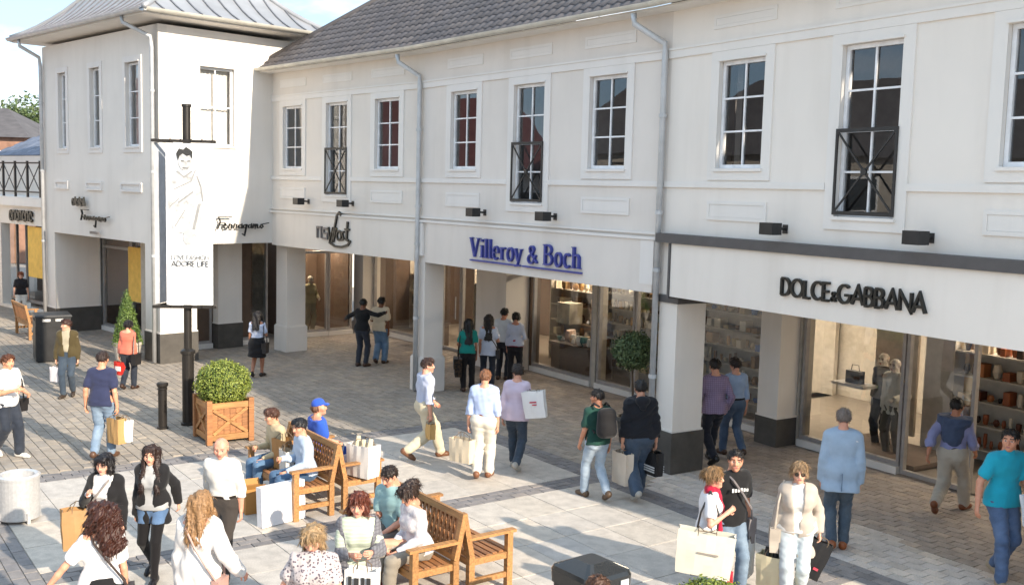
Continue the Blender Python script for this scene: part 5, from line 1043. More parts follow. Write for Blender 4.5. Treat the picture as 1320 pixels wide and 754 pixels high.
    if top:
        off = .012+loose*.009; L_ = tor+(neck if collar else [])+[(*arm[s][0],) for s in (1, -1)]+([q for s in (1, -1) for q in arm[s][1:3]] if sleeve == 'long' else [])
        if not tuck: L_ = L_+[('hem', P+.06*ups-X_*.05, P+.06*ups+X_*.05, .128*b, .128*b, .05, (fwd, .82)), ('hem', P+hem*ups-X_*.058, P+hem*ups+X_*.058, .134*b, .134*b, .05, (fwd, .84))]
        v = Vol(pack(L_, off), h)
        if sleeve == 'short':
            for s in (1, -1): d = norm(el[s]-sh[s]); v.add(sh[s]*S, (sh[s]+d*.17)*S, (.055*am+off)*S, (.057*am+off)*S, .03)
            for s in (1, -1):
                d = norm(el[s]-sh[s]); c = sh[s]+d*.20; v.add((c+d*.075)*S, (c+d*.35)*S, .075*S, .075*S, .004, neg=True)
        if sleeve == 'none':
            for s in (1, -1): v.add((sh[s]+X_*s*.085)*S, el[s]*S, .06*S, .07*S, .01, neg=True)
        if sleeve == 'long':
            for s in (1, -1): d = norm(wr[s]-el[s]); v.add((wr[s]+d*.055)*S, (wr[s]+d*.10)*S, .050*S, .060*S, .004, neg=True)
        v.cut(-ups, -float(ups@(P+(.075 if tuck else hem)*ups))*S)
        nc = norm(ups-.45*fwd) if not fem else norm(ups-.75*fwd); v.cut(nc, float(nc@(T_+(.028 if collar else .0)*ups+fwd*.0))*S)
        emit_mesh('top', v, top, .0036+.0018*loose, 24, seed+1)
    if jacket:
        off = .024+loose*.006; L_ = tor+[q for s in (1, -1) for q in arm[s][:3]]; v = Vol(pack(L_, off)+pack([('hem', P+.06*ups-X_*.055, P+.06*ups+X_*.055, .13*b, .13*b, .05, (fwd, .85)), ('hem', P+jhem*ups-X_*.065, P+jhem*ups+X_*.065, .140*b, .140*b, .06, (fwd, .88))], off*.6), h)
        for s in (1, -1): d = norm(wr[s]-el[s]); v.add((wr[s]+d*.06)*S, (wr[s]+d*.11)*S, .062*S, .07*S, .004, neg=True)
        v.cut(-ups, -float(ups@(P+jhem*ups))*S); nc = norm(ups-.35*fwd); v.cut(nc, float(nc@(T_+.035*ups))*S)
        if open_:
            Xg, Yg, Zg = np.meshgrid(*v.ax, indexing='ij', sparse=True); w_ = open_*S*(.55+.9*np.clip((Zg-P[2]*S)/(.5*S), -.3, 1)); v.D = np.maximum(v.D, -np.maximum(np.abs(Xg)-w_, .01-Yg+0*Zg))
        emit_mesh('jacket', v, jacket, .0035, 17, seed+2)
    if sweater:
        v = Vol(pack([('tor', C_+.02*ups-fwd*.03, C_+.02*ups-fwd*.05, .12, .12, .05, FL), ('tor', T_-.02*ups-X_*.13-fwd*.02, T_-.02*ups+X_*.13-fwd*.02, .08, .08, .05), ('tor', C_-fwd*.06-.1*ups, C_-fwd*.06+.1*ups, .11, .15, .05, FL)], .025), h); nc = norm(ups-.2*fwd); v.cut(nc, float(nc@(T_+.03*ups))*S); v.cut(fwd, float(fwd@(C_+.10*fwd))*S); emit_mesh('shoulder_sweater', v, sweater, .005, 28, seed)
    if belt:
        v = Vol(pack([q for q in tor if q[0] in ('pel', 'tor')][:3], .022 if beltw[1] < .11 else .034), max(h*.6, .008)); v.cut(ups, float(ups@(P+beltw[1]*ups))*S); v.cut(-ups, -float(ups@(P+beltw[0]*ups))*S); emit_mesh('belt', v, belt)
    if scarf:
        v = Vol(pack([('s', T_+.02*ups-X_*.07, T_+.02*ups+X_*.07, .055, .055, .03), ('s', T_+.01*ups+fwd*.06, C_+fwd*.13-.08*ups, .05, .045, .03), ('s', C_+fwd*.13-.08*ups, P+fwd*.14+X_*.03, .04, .05, .03, (fwd, .5))], .0), h); emit_mesh('scarf', v, scarf, .006, 40, seed)
    sm_ = plain('shoe_leather', lin(shoe), .45)
    for s in (1, -1): v = Vol(pack(foot(s, .008)), min(h, .012)); v.cut(-Z_, .0); emit_mesh('shoe', v, sm_)
    if hair:
        hv, hq = hair_template(hair); o = bpy.data.objects.new('hair', np_mesh('hair', hx(hv), hq, [hm])); place(o, root, M)
    if cap:
        v = Vol([(A3(0,-.02,.045), A3(0,.004,.05), .091, .089, .02)], .007, .06); v.cut(A3(0, .12, -1), -.035)
        V, Q = v.mesh(); o = bpy.data.objects.new('cap', np_mesh('cap', hx(V), Q, [cap])); place(o, root, M)
        v = Vol([(A3(-.045,.075,.046), A3(.045,.075,.046), .012, .012, .02), (A3(-.04,.12,.036), A3(.04,.12,.036), .012, .012, .03), (A3(0,.08,.046), A3(0,.13,.036), .03, .03, .03, (A3(0, 0, 1), .35))], .006); V, Q = v.mesh(); o = bpy.data.objects.new('cap_peak', np_mesh('cap_peak', hx(V), Q, [cap])); place(o, root, M)
    if glasses:
        q = MB()
        for s in (-1, 1): q.tube([Vector(hx(A3(s*.033, .090, .003))), Vector(hx(A3(s*.033, .101, .001)))], .023*S, 10)
        q.tube([Vector(hx(A3(-.05, .094, .008))), Vector(hx(A3(.05, .094, .008)))], .005*S, 5)
        for s in (-1, 1): q.tube([Vector(hx(A3(s*.055, .09, .008))), Vector(hx(A3(s*.08, .0, .01)))], .004*S, 5)
        q.build('sunglasses', IRIS, root, M)
    Mw = np.array(M); out = {}
    for s, nm in ((1, 'R'), (-1, 'L')):
        d, pn = arm[s][3]; p = (wr[s]+d*.095+pn*.018)*S; out[nm] = M @ Vector(p); out['S'+nm] = M @ Vector((sh[s]+.055*ups)*S); out['E'+nm] = M @ Vector(el[s]*S)
    out['root'] = root; out['hip'] = M @ Vector(P*S); out['face'] = face; out['M'] = M; out['S'] = S; out['chest'] = M @ Vector(C_*S)
    return out
PAPER = lambda c, r=.7: plain('paper_card', lin(c), r, var=.04, scale=8)
def bag(hand, w, hh, d, yaw, mat, label, name='shopping_bag', drop=.17, tilt=0, cat='bag', print_=None, inside=None, cord='#6b5a48', rest=None):
    """paper carrier bag hanging from a hand (or standing at rest=(x,y,z)): four walls, base, two cord handles"""
    top = Vector(hand)-Vector((0, 0, drop)) if rest is None else Vector(rest)+Vector((0, 0, hh)); M = Matrix.Translation(top) @ Matrix.Rotation(R(-yaw), 4, 'Z') @ Matrix.Rotation(R(tilt), 4, 'Y')
    t = thing(name, label, cat, M @ Matrix.Translation((0, 0, -hh)), 'shopping bags'); q = MB(); ns, nz_ = 6, 7; ph = random.uniform(0, 6); vs = []
    per = [(-1+2*i/ns, -1) for i in range(ns)]+[(1, -1+2*i/ns) for i in range(ns)]+[(1-2*i/ns, 1) for i in range(ns)]+[(-1, 1-2*i/ns) for i in range(ns)]; N_ = len(per)
    for ins in (0, 1):
        for k in range(nz_+1):
            f = k/nz_ if not ins else 1-k/nz_; z = -hh*(1-f); s_ = .93+.07*f; bl = math.sin(math.pi*f)*.5+.25*(1-f)
            for px, py in per:
                dx = math.sin(9*px*w+7*z+ph)*.004+math.sin(23*z+5*py+ph)*.003; dy = math.cos(11*px*w*2+9*z+ph*2)*.005*(1-px*px)
                X = px*w/2*s_-(px*.006 if ins else 0); Y = py*d/2*s_-(py*.006 if ins else 0)
                if abs(py) == 1: Y += py*(bl*.022*(1-px*px))+dy
                if abs(px) == 1: X += -px*(.018*f*(1-py*py))+dx
                vs.append((X, Y, z+(.006*math.sin(4*px+ph)*f)))
    fs = [tuple(range(N_-1, -1, -1))]+[(k*N_+i, k*N_+(i+1) % N_, (k+1)*N_+(i+1) % N_, (k+1)*N_+i) for k in range(2*nz_+1) for i in range(N_)]+[tuple((2*nz_+1)*N_+i for i in range(N_))]
    q.add(vs, fs); q.build('bag_body', mat, t, M)
    for s in (-1, 1):
        hp_ = Vector((0, 0, drop)) if rest is None else Vector((0, s*d*.3, .10)); e = min(w*.22, .09)
        MB().tube([(-e, s*d*.48, -.03), (-e, s*d*.48, .02), hp_+Vector((-.03, 0, -.02)), hp_+Vector((.03, 0, -.02)), (e, s*d*.48, .02), (e, s*d*.48, -.03)], .005, 5).build('handle', plain('bag_cord', lin(cord), .7), t, M)
    if print_:
        for s in (-1, 1):
            for i, (px, pz, pw, ph) in enumerate(print_[1]): MB().box(px*w-pw*w/2, px*w+pw*w/2, s*(d*.5+.018)-.006, s*(d*.5+.018)+.004, pz*hh-hh/2-ph*hh/2, pz*hh-hh/2+ph*hh/2).build('printed_mark', print_[0], t, M)
    if inside: 
        for i in range(3): MB().tube([(w*(i-1)*.25, 0, -.1), (w*(i-1)*.27, random.uniform(-.2, .2)*d, .05+random.uniform(0, .05))], [d*.22, d*.12], 6).build('tissue', inside, t, M)
    return t
# ------------------------------------------------------------------ people on the plaza
c = cloth; FI = .011
DEN, LDEN, DDEN = c('#364250', 'denim'), c('#74889e', 'denim'), c('#272d38', 'denim')
def sling(o, side, mat, label, w=.30, hh=.24, d=.10, cross=True, cat='bag', drop=0., name='shoulder_bag'):
    """bag on a long strap: from one shoulder across the body to the other hip, or straight down the same side"""
    M, S = o['M'], o['S']; s = 1 if side == 'R' else -1; inv = M.inverted(); sh = inv @ o['S'+side]; hip = inv @ o['hip']; t = -s if cross else s; y0 = sh.y
    bx = Vector((t*.235*S, hip.y-.02, hip.z-.02-drop)); root = thing(name, label, cat, M @ Matrix.Translation(bx), 'bags carried on a strap'); Mr = WM[root.name]
    q = MB(); k = .88; vs = [(sx_*d/2*(k if z else 1), sy_*w/2*(k if z else 1), z) for z in (-hh, -hh*.5, 0) for sx_, sy_ in ((-1,-1),(1,-1),(1,1),(-1,1))]; vs = [(x*(1.15 if abs(z+hh*.5) < .01 else 1), y, z) for x, y, z in vs]
    q.add(vs, [(3,2,1,0)]+[(4*i+j, 4*i+(j+1) % 4, 4*i+4+(j+1) % 4, 4*i+4+j) for i in (0, 1) for j in range(4)]+[(8,9,10,11)]); q.build('bag_body', mat, root, Mr)
    MB().box(-d*.62, -d*.5, -w*.44, w*.44, -hh*.55, .0).build('flap', mat, root, Mr)
    top = Vector((sh.x*.72, y0, sh.z+.03)); f = .165*S
    for e in (1, -1):
        pts = [top, Vector((top.x*.8+bx.x*.05, y0+e*f*.8, top.z-.07)), Vector((top.x*.45+bx.x*.35, hip.y*.4+y0*.6+e*f, (top.z*.6+bx.z*.4))), Vector((top.x*.1+bx.x*.78, hip.y+e*f*.95, top.z*.25+bx.z*.75)), Vector((bx.x, bx.y+e*w*.4, bx.z))] if cross else [top+Vector((s*.05, 0, .02)), Vector((bx.x*.9, y0+e*.09, top.z-.2)), Vector((bx.x, bx.y+e*w*.4, bx.z))]
        qs = MB(); qs.tube([p-bx for p in pts], .011, 5); qs.build('strap', mat, root, Mr)
    return root
BLK = c('#1b1a1c'); BLKL = plain('black_leather', (.015, .014, .015), .4); TAN = plain('tan_leather', (.36, .20, .08), .55); BEI = plain('beige_leather', (.46, .40, .33), .55)
MARK = plain('bag_print', (.30, .26, .22), .7); MARKR = plain('bag_print_red', (.5, .05, .08), .7)
# --- left side, in the sun
o = person(-15.2, 31.5, 160, 1.56, 'woman in a black top and white trousers striding past the balcony shop', 'walk', .5, 1, ('sf', 'carry'), 1, c('#201d20'), 'short', bottom=c('#cfcac2'), hair='pony', hcol='#8a4a26', h=.02, tuck=False)
bag(o['L'], .26, .30, .12, 60, PAPER('#d8d4cc'), 'white carrier bag of the woman striding past the balcony shop', drop=.1)
o = person(-7.92, 15.84, 115, 1.68, 'man in a white shirt with dark sleeves and jeans, holding his hands together', 'walk', .35, -1, ('hold', 'bend'), 0, c('#d9d6d2'), 'short', bottom=DDEN, hair='short', hcol='#5a3420', skin='#d8a080', shoe='#cfcbc4', h=.014, tuck=False, hem=-.06, loose=1)
sling(o, 'L', BLKL, 'black bag at the side of the man with dark sleeves and joined hands', .34, .22, .14, cross=False, drop=-.05)
o = person(-8.94, 20.41, 172, 1.62, 'man in an open olive brown coat carrying a white paper bag', 'walk', .2, 1, ('carry', 'down'), 0, c('#a39a86'), bottom=DEN, jacket=c('#4a4028'), jhem=-.26, open_=.06, hair='short', hcol='#3a2018', skin='#d8a890', shoe='#3a3028', h=.015, head=(-55, 0))
bag(o['R'], .26, .30, .12, 200, PAPER('#d9d3d6'), 'white paper bag carried by the man in the olive brown coat', drop=.08)
o = person(-6.40, 15.80, 4, 1.76, 'man in a navy polo shirt and light jeans seen from behind', 'walk', .25, 1, ('carry', (.10, .0, -.51)), 0, c('#2f3450'), 'short', bottom=LDEN, hair='crop', hcol='#30201a', skin='#d09a7c', shoe='#5a4030', h=.013, tuck=False, hem=-.07)
bag(o['R'], .30, .40, .16, 35, PAPER('#b08a58'), 'brown paper carrier bag of the man in the navy polo', drop=.08); bag(o['R']+Vector((.12, .02, -.02)), .24, .34, .1, 15, PAPER('#e2dfda'), 'white carrier bag behind the brown one of the man in navy', drop=.10)
o = person(-8.05, 21.26, 8, 1.50, 'woman in a coral top and dark jeans walking away with a red bag', 'walk', .25, 1, ('down', 'carry'), 1, c('#d0705c'), 'long', bottom=DDEN, hair='pony', hcol='#181214', h=.015, tuck=False, hem=-.04)
bag(o['L'], .24, .28, .10, 20, PAPER('#c02a20'), 'red carrier bag of the woman in the coral top', drop=.06, print_=(PAPER('#e8e0dc'), [(0, .0, .6, .35)])); sling(o, 'R', BLKL, 'black handbag on the shoulder of the woman in coral', .28, .24, .1, cross=False)
o = person(-4.25, 10.60, 186, 1.56, 'woman with a black bob, black jacket and white top', 'walk', .3, 1, ('elbow', 'down'), 1, c('#d6d2d0'), 'long', bottom=BLK, jacket=BLK, jhem=-.18, open_=.085, hair='bob', hcol='#140e10', skin='#dca890', shoe='#1c181a', h=FI, tuck=False, head=(-5, -8), collar=False)
sling(o, 'L', plain('grey_strap', (.25, .22, .20), .6), 'small bag on a thin strap across the white top of the woman with a bob', .18, .14, .06)
b_ = bag(o['ER']+Vector((-.03, -.05, .05)), .36, .42, .16, 150, TAN, 'large tan bag on the arm of the woman with a black bob', name='handbag', drop=.10)
o = person(-3.91, 11.02, 182, 1.56, 'long haired woman in a black blazer, denim shorts and black tights', 'walk', .32, -1, ('down', 'sb'), 1, c('#a8a8a8'), 'long', bottom=c('#506a8c', 'denim'), bkind='shorts', jacket=BLK, jhem=-.20, open_=.07, hair='long', hcol='#2c1a14', skin='#dba68c', shoe='#181416', h=FI, tuck=False, collar=False, head=(4, -6), tights=c('#141214'))
o = person(-3.13, 11.01, 184, 1.68, 'bald man in a white shirt and dark grey trousers', 'walk', .34, -1, ('sb', 'down'), 0, c('#cfcbc5'), 'long', bottom=c('#3a3430'), hair='bald', hcol='#8a7868', skin='#d89a82', shoe='#2a201c', belt=c('#201814'), h=FI, head=(6, -14), lean=4)
o = person(-3.50, 8.60, -22, 1.64, 'curly haired woman in a white T-shirt and black skirt seen from behind', 'walk', .25, 1, ('down', (.34, .04, -.42)), 1, c('#dedad8'), 'short', bottom=BLK, bkind='skirt', hair='curly', hcol='#3c1d12', skin='#d49a7e', h=.010, tuck=False, collar=False, head=(38, -6))
sling(o, 'L', plain('brown_strap', (.05, .035, .03), .5), 'dark bag on a cross body strap over the white T-shirt of the curly haired woman', .26, .2, .09)
o = person(-2.77, 8.95, 12, 1.66, 'woman with long golden hair and a loose white blouse seen from behind', 'walk', .3, -1, ((.24, .12, -.42), 'down'), 1, c('#d2cecb'), 'long', bottom=DDEN, hair='wavy', hcol='#8f6c48', skin='#d89c84', h=.010, tuck=False, hem=-.12, loose=2, collar=False)
sling(o, 'L', plain('pink_strap', (.42, .26, .22), .5), 'small bag on a thin strap of the woman with golden hair', .2, .16, .07)
o = person(-1.61, 8.33, 176, 1.62, 'blonde woman in a grey and white patterned blouse looking down', 'walk', .2, 1, ((.16, .12, -.44), 'bend'), 1, c('#b8aead', 'print', '#5c545e'), 'short', bottom=DDEN, hair='fluffy', hcol='#957a58', skin='#d8a288', h=.010, tuck=False, hem=-.1, loose=1, collar=False, head=(-12, -28))
o = person(-1.38, 9.28, 168, 1.62, 'woman with auburn hair and a pale green top holding a printed white bag', 'stand', arms=('hold', (-.02, .26, -.20)), fem=1, top=c('#aeb8a4', 'stripe', '#c4c8bc'), sleeve='short', bottom=c('#2a2a30'), jacket=c('#77767c', 'check', '#55545a'), jhem=-.05, open_=.12, hair='fluffy', hcol='#5e2c1c', skin='#d8a088', h=.010, tuck=False, collar=False, head=(-18, -8))
bag(o['R']+Vector((.05, -.04, .0)), .30, .38, .12, 190, PAPER('#e4e2de'), 'white carrier bag with black print held by the woman with auburn hair', drop=.10, print_=(plain('bag_print_black', (.03, .03, .03), .6), [(-.28, .1, .12, .5), (-.1, .05, .1, .6), (.1, .1, .14, .45), (.3, .08, .1, .55)]))
# --- bench group
o = person(-3.22, 14.25, 232, 1.66, 'person in a cream top and jeans seated behind brown paper bags', 'sit', arms=('hold', 'lap'), fem=0, top=c('#b9a888'), sleeve='long', bottom=c('#4a6684', 'denim'), hair='short', hcol='#4a2c1e', skin='#d8a486', shoe='#5a3a2c', h=.014, seat_z=.445, lean=12, head=(-20, -10), tuck=False)
o = person(-2.72, 13.55, 236, 1.68, 'dark haired person in a pale blue shirt seated on the bench by the white board', 'sit', arms=('hold', 'lap'), fem=0, top=c('#aebdd0'), sleeve='long', bottom=c('#3c5674', 'denim'), hair='short', hcol='#16161c', skin='#d29c80', h=.014, seat_z=.445, lean=8, head=(15, -10), tuck=False)
o = person(-2.80, 14.62, 56, 1.72, 'person in a bright blue cap and T-shirt seated with his back to the other bench', 'sit', arms=('lap', 'lap'), fem=0, top=c('#3058b8'), sleeve='short', bottom=DEN, hair='bald', hcol='#6a4a38', cap=c('#2f55b5'), skin='#d69c80', h=.014, seat_z=.445, lean=2, head=(-25, 4), tuck=False, collar=False)
o = person(-1.25, 11.26, 215, 1.74, 'man in a pale teal polo shirt seated on the bench looking down', 'sit', arms=('lap', 'lap'), fem=0, top=c('#88a8aa'), sleeve='short', bottom=c('#6a645e'), hair='crop', hcol='#241813', skin='#d49a80', h=.011, seat_z=.445, lean=8, head=(-6, -26), tuck=False)
o = person(-.93, 10.72, 232, 1.68, 'woman with dark pinned up hair, white lace blouse and beige trousers seated on the bench', 'sit', arms=('lap', 'lap'), fem=1, top=c('#d6d2d2', 'blotch', '#bcb6bc'), sleeve='long', bottom=c('#8a8276'), hair='updo', hcol='#33241d', skin='#d29a80', shoe='#7a2420', h=.011, seat_z=.445, lean=12, head=(5, -30), tuck=False, collar=False, feet={1: (.08, .52, .22), -1: (-.08, .46, .085)})
# --- middle
o = person(-1.38, 16.29, 62, 1.76, 'man in a pale blue shirt and cream trousers striding with a small tan bag', 'walk', .62, -1, ('carry', 'sf'), 0, c('#b3bace'), 'long', bottom=c('#c9bda3'), hair='short', hcol='#38241c', skin='#d6a088', shoe='#6a4630', belt=c('#6a5038'), h=.012, head=(-20, 0), loose=1)
bag(o['R'], .22, .24, .10, 62, PAPER('#c09a60'), 'small tan bag of the man in the pale blue shirt and cream trousers', drop=.06)
o = person(-.38, 15.26, 8, 1.72, 'man in a light blue shirt and white trousers walking away with a cream bag', 'walk', .25, 1, ('down', 'carry'), 0, c('#a7b6d6'), 'long', bottom=c('#d6d0c2'), hair='crop', hcol='#7a5238', skin='#d6a086', shoe='#7a5038', belt=c('#6a2c28'), h=.012, loose=1)
bag(o['L']+Vector((-.10, -.03, 0)), .40, .36, .16, 35, PAPER('#d2c2a8'), 'large cream bag of the man in white trousers', drop=.12)
o = person(.11, 15.78, 14, 1.74, 'man in a pale pink shirt and jeans with a white bag over his shoulder', 'walk', .42, -1, ('strap', 'down'), 0, c('#cdbccb'), 'long', bottom=DEN, hair='short', hcol='#241812', skin='#d4a088', shoe='#a39e96', h=.012, tuck=False, hem=-.1, head=(25, 0))
bag(o['SR']+Vector((.10, -.20, -.06)), .36, .42, .12, 20, PAPER('#dcdad8'), 'white bag slung over the shoulder of the man in pink', drop=.02, tilt=-9, print_=(MARKR, [(0, .1, .3, .05), (.05, .0, .2, .04)]))
o = person(1.28, 14.34, -25, 1.66, 'man in a dark green polo and light jeans wearing a black backpack', 'walk', .42, -1, ('down', (.06, .16, -.49)), 0, c('#1c4038'), 'short', bottom=c('#93a3b3', 'denim'), hair='crop', hcol='#1a1412', skin='#c98f72', shoe='#5a4634', h=.012, tuck=False, hem=-.05, head=(40, 0))
Mb = o['M']; S_ = o['S']; rb = thing('backpack', 'black backpack on the man in the dark green polo', 'backpack', Mb @ Matrix.Translation((0, -.22*S_, 1.05*S_))); Mr = WM[rb.name]
V_, Q_ = Vol([(A3(-.05, -.02, .06), A3(-.05, -.02, .30), .10, .09, .06), (A3(.05, -.02, .06), A3(.05, -.02, .30), .10, .09, .06), (A3(-.05, -.09, .06), A3(.05, -.09, .06), .065, .065, .05), (A3(-.05, -.08, .14), A3(.05, -.08, .14), .06, .06, .05)], .014).mesh(); place(bpy.data.objects.new('pack', np_mesh('pack', V_, Q_, [BLK])), rb, Mr)
for s in (-1, 1): MB().tube([(s*.08, .06, .40), (s*.10, .18, .42), (s*.11, .33, .30), (s*.12, .33, .12), (s*.12, .10, .02)], .016, 6).build('strap', BLKL, rb, Mr)
o = person(1.89, 14.43, -8, 1.80, 'man in a black hooded sweatshirt and jeans carrying two bags', 'walk', .45, 1, ('carry', 'carry'), 0, c('#1a1b21'), 'long', bottom=c('#3c4a5c', 'denim'), hair='crop', hcol='#14100f', skin='#cd987e', shoe='#a8a39a', h=.012, tuck=False, hem=-.02, loose=2)
Vh, Qh = Vol([(A3(-.055, -.085, 0), A3(.055, -.085, 0), .055, .055, .05), (A3(0, -.11, -.09), A3(0, -.09, -.02), .05, .075, .05)], .012).mesh(); place(bpy.data.objects.new('hood', np_mesh('hood', Vh+A3(0, 0, 1.42*o['S']), Qh, [c('#1a1b21')])), o['root'], o['M'])
bag(o['R'], .26, .34, .14, 60, PAPER('#1c1b1d', .5), 'black bag with white stripes carried by the man in the hooded sweatshirt', drop=.06, print_=(PAPER('#d8d6d4'), [(0, -.1, .9, .05), (0, -.2, .9, .05), (0, -.3, .9, .05)])); bag(o['L'], .34, .46, .14, 60, PAPER('#cdbfae'), 'tall cream bag hanging between the green polo and the hooded sweatshirt', drop=.06)
# --- right side, in the shade
o = person(3.36, 16.46, -12, 1.82, 'man in a purple checked shirt and dark trousers behind the column', 'walk', .5, 1, ('pocket', 'bend'), 0, c('#8d7d96', 'check', '#6d5c78'), 'long', bottom=c('#23252e'), hair='crop', hcol='#1e1613', skin='#cb967c', shoe='#181616', h=.014, tuck=False, hem=-.08)
o = person(3.80, 16.95, -16, 1.74, 'man in a light blue shirt and blue jeans walking beside the purple shirt', 'walk', .4, -1, ('down', 'bend'), 0, c('#93a8c6'), 'long', bottom=c('#42536a', 'denim'), hair='short', hcol='#2a1d18', skin='#cf9c84', h=.014, belt=BLK)
o = person(2.10, 10.43, 100, 1.62, 'blonde woman in a white T-shirt and red scarf with a large cream bag', 'walk', .2, 1, ((.02, .20, -.12), 'down'), 1, c('#d8d6d8'), 'short', bottom=c('#8fa8bf', 'denim'), hair='pony', hcol='#83633f', skin='#d59e86', scarf=c('#a31433'), h=FI, tuck=False, hem=-.08, head=(-5, 4))
bag(o['ER']+Vector((-.05, -.14, -.0)), .58, .44, .16, 12, PAPER('#cfc9ba'), 'large cream bag on the arm of the woman with the red scarf', drop=.02, tilt=5, print_=(MARK, [(0.05, .05, .36, .035)])); sling(o, 'R', BLKL, 'black handbag under the large cream bag of the woman with the red scarf', .30, .22, .12, cross=False, drop=.12)
bag(o['L']+Vector((.1, -.25, -.1)), .22, .34, .12, 20, PAPER('#c22338'), 'red and white bag low beside the woman with the red scarf', drop=.1, print_=(PAPER('#e6e2e0'), [(0, .0, .6, .7)]))
o = person(2.44, 10.87, 158, 1.72, 'smiling man in a black T-shirt with a grey strap across and jeans', 'walk', .25, -1, ('down', 'carry'), 0, c('#18181a'), 'short', bottom=c('#67798c', 'denim'), hair='crop', hcol='#16110f', skin='#c99074', h=FI, tuck=False, hem=-.06, head=(-30, 0))
for i in range(6): MB().box(-.10+i*.036, -.076+i*.036, .168, .172, 1.24, 1.27+.006*(i % 3)).build('shirt_lettering', PAPER('#c8c8c8'), o['root'], o['M'])
sling(o, 'R', plain('grey_webbing', (.20, .18, .18), .7), 'dark satchel on a grey strap of the man in the black T-shirt', .26, .28, .09)
bag(o['L'], .26, .44, .12, 120, PAPER('#d4dade', .5), 'white plastic carrier bag of the man in the black T-shirt', drop=.06)
o = person(3.10, 10.64, 192, 1.66, 'blonde woman in sunglasses, beige cardigan and white trousers with two bags', 'walk', .3, 1, ('carry', (.12, -.05, -.48)), 1, c('#d4d2ce'), 'long', bottom=c('#b9c2c6'), jacket=c('#b3a89c'), jhem=-.30, open_=.05, hair='pony', hcol='#94795a', skin='#d8a68e', glasses=True, h=FI, tuck=False, collar=False)
bag(o['R'], .36, .38, .18, 215, PAPER('#c9bf9f'), 'cream paper bag in the hand of the woman in sunglasses', drop=.14, inside=BLKL); bag(o['L']+Vector((.05, 0, .05)), .26, .42, .08, 195, PAPER('#141315', .5), 'black bag with a red mark of the woman in sunglasses', drop=.06, tilt=-22, print_=(MARKR, [(-.2, -.2, .2, .06)])); sling(o, 'R', BEI, 'beige handbag hanging on the cardigan of the woman in sunglasses', .30, .26, .1, cross=False, drop=-.02)
o = person(4.17, 12.51, 12, 1.84, 'grey haired man in a pale blue blazer and blue jeans seen from behind', 'walk', .12, 1, ('down', 'down'), 0, c('#d8d6d4'), 'long', bottom=c('#46525e', 'denim'), jacket=c('#9badc0'), jhem=-.20, open_=0, hair='crop', hcol='#6e625a', skin='#cf9880', shoe='#8a4a22', h=.011)
MB().box(-.004, .004, -.172, -.150, .80, 1.02).build('back_vent', c('#5f7186'), o['root'], o['M'])
o = person(6.25, 14.10, 42, 1.78, 'man in a lilac shirt with a blue sweater over his shoulders entering the shop', 'walk', .7, 1, ('sf', 'sb'), 0, c('#8d92bd'), 'long', bottom=c('#b5ada0'), hair='crop', hcol='#16110f', skin='#bd8468', shoe='#7a4424', sweater=c('#46536e'), belt=c('#2c2a3a', 'stripe', '#8a8a90'), h=.013, loose=1)
o = person(5.73, 11.54, 168, 1.88, 'man in a turquoise polo shirt and blue jeans with a white bag', 'walk', .3, 1, ('reach', 'hold'), 0, c('#1f9db6'), 'short', bottom=c('#4c6080', 'denim'), hair='crop', hcol='#1c1614', skin='#c88e72', shoe='#9a8a74', h=FI, tuck=False, hem=-.06, head=(-50, 0))
bag(o['L']+Vector((.06, -.05, .0)), .40, .36, .14, 190, PAPER('#d6dae0'), 'white bag held in front by the man in the turquoise polo', drop=.08, tilt=8, print_=(MARK, [(0, .05, .3, .03)]))
o = person(6.05, 10.75, 185, 1.62, 'woman in a dark top and red skirt beside the man in turquoise', 'stand', arms=('bend', 'down'), fem=1, top=c('#2c2f45'), sleeve='long', bottom=c('#8c2030'), bkind='skirt', hair='bob', hcol='#15100f', skin='#b97e62', h=.013, tuck=False)
o = person(.66, 7.02, 185, 1.76, 'short haired man standing in front of the black bin with the hipped top', 'stand', fem=0, top=c('#4a4e5a'), bottom=DDEN, hair='crop', hcol='#4c3222', skin='#d39c82', h=.013)
# --- under the arcade
o = person(-3.64, 24.78, 20, 1.70, 'man in black raising one arm and resting the other on his friend', 'stand', arms=('hug', 'out'), top=c('#141416'), sleeve='long', bottom=c('#2c2f38'), hair='crop', hcol='#120e0e', skin='#6f4630', h=.017, tuck=False)
o = person(-3.25, 25.2, 15, 1.70, 'man in a cream T-shirt and faded jeans beside the man in black', 'walk', .2, 1, ('down', 'bend'), 0, c('#d0c0a6'), 'short', bottom=c('#5f7892', 'denim'), hair='short', hcol='#100c0c', skin='#7a4e36', h=.017, tuck=False, hem=-.08, loose=1)
o = person(-5.77, 23.02, 6, 1.54, 'woman in a white blouse and black skirt walking toward the arcade', 'walk', .28, 1, ('bend', 'down'), 1, c('#c9cede', 'blotch', '#a9b4cc'), 'short', bottom=BLK, bkind='skirt', hair='wavy', hcol='#141012', skin='#a8765c', shoe='#1c1818', h=.016, collar=False)
sling(o, 'R', BLKL, 'black bag at the hip of the woman in the black skirt', .24, .24, .1, cross=False)
o = person(-.92, 22.0, -6, 1.62, 'woman in a teal top with long black hair and a patterned shawl', 'stand', arms=('down', 'bend'), fem=1, top=c('#157a70'), sleeve='short', bottom=c('#181618'), hair='long', hcol='#0f0c0c', skin='#9a6a50', h=.016, tuck=False, jacket=None)
sling(o, 'L', c('#3a2a1c', 'blotch', '#12100e'), 'large brown patterned bag of the woman in teal', .42, .40, .16, cross=False, drop=.1)
o = person(-.50, 22.44, 2, 1.67, 'woman with long dark hair in a white tunic and dark jeans at the shop door', 'stand', arms=('bend', 'down'), fem=1, top=c('#c3cadb'), sleeve='short', bottom=DDEN, hair='long', hcol='#1c100e', skin='#c08a70', h=.016, tuck=False, hem=-.16, collar=False)
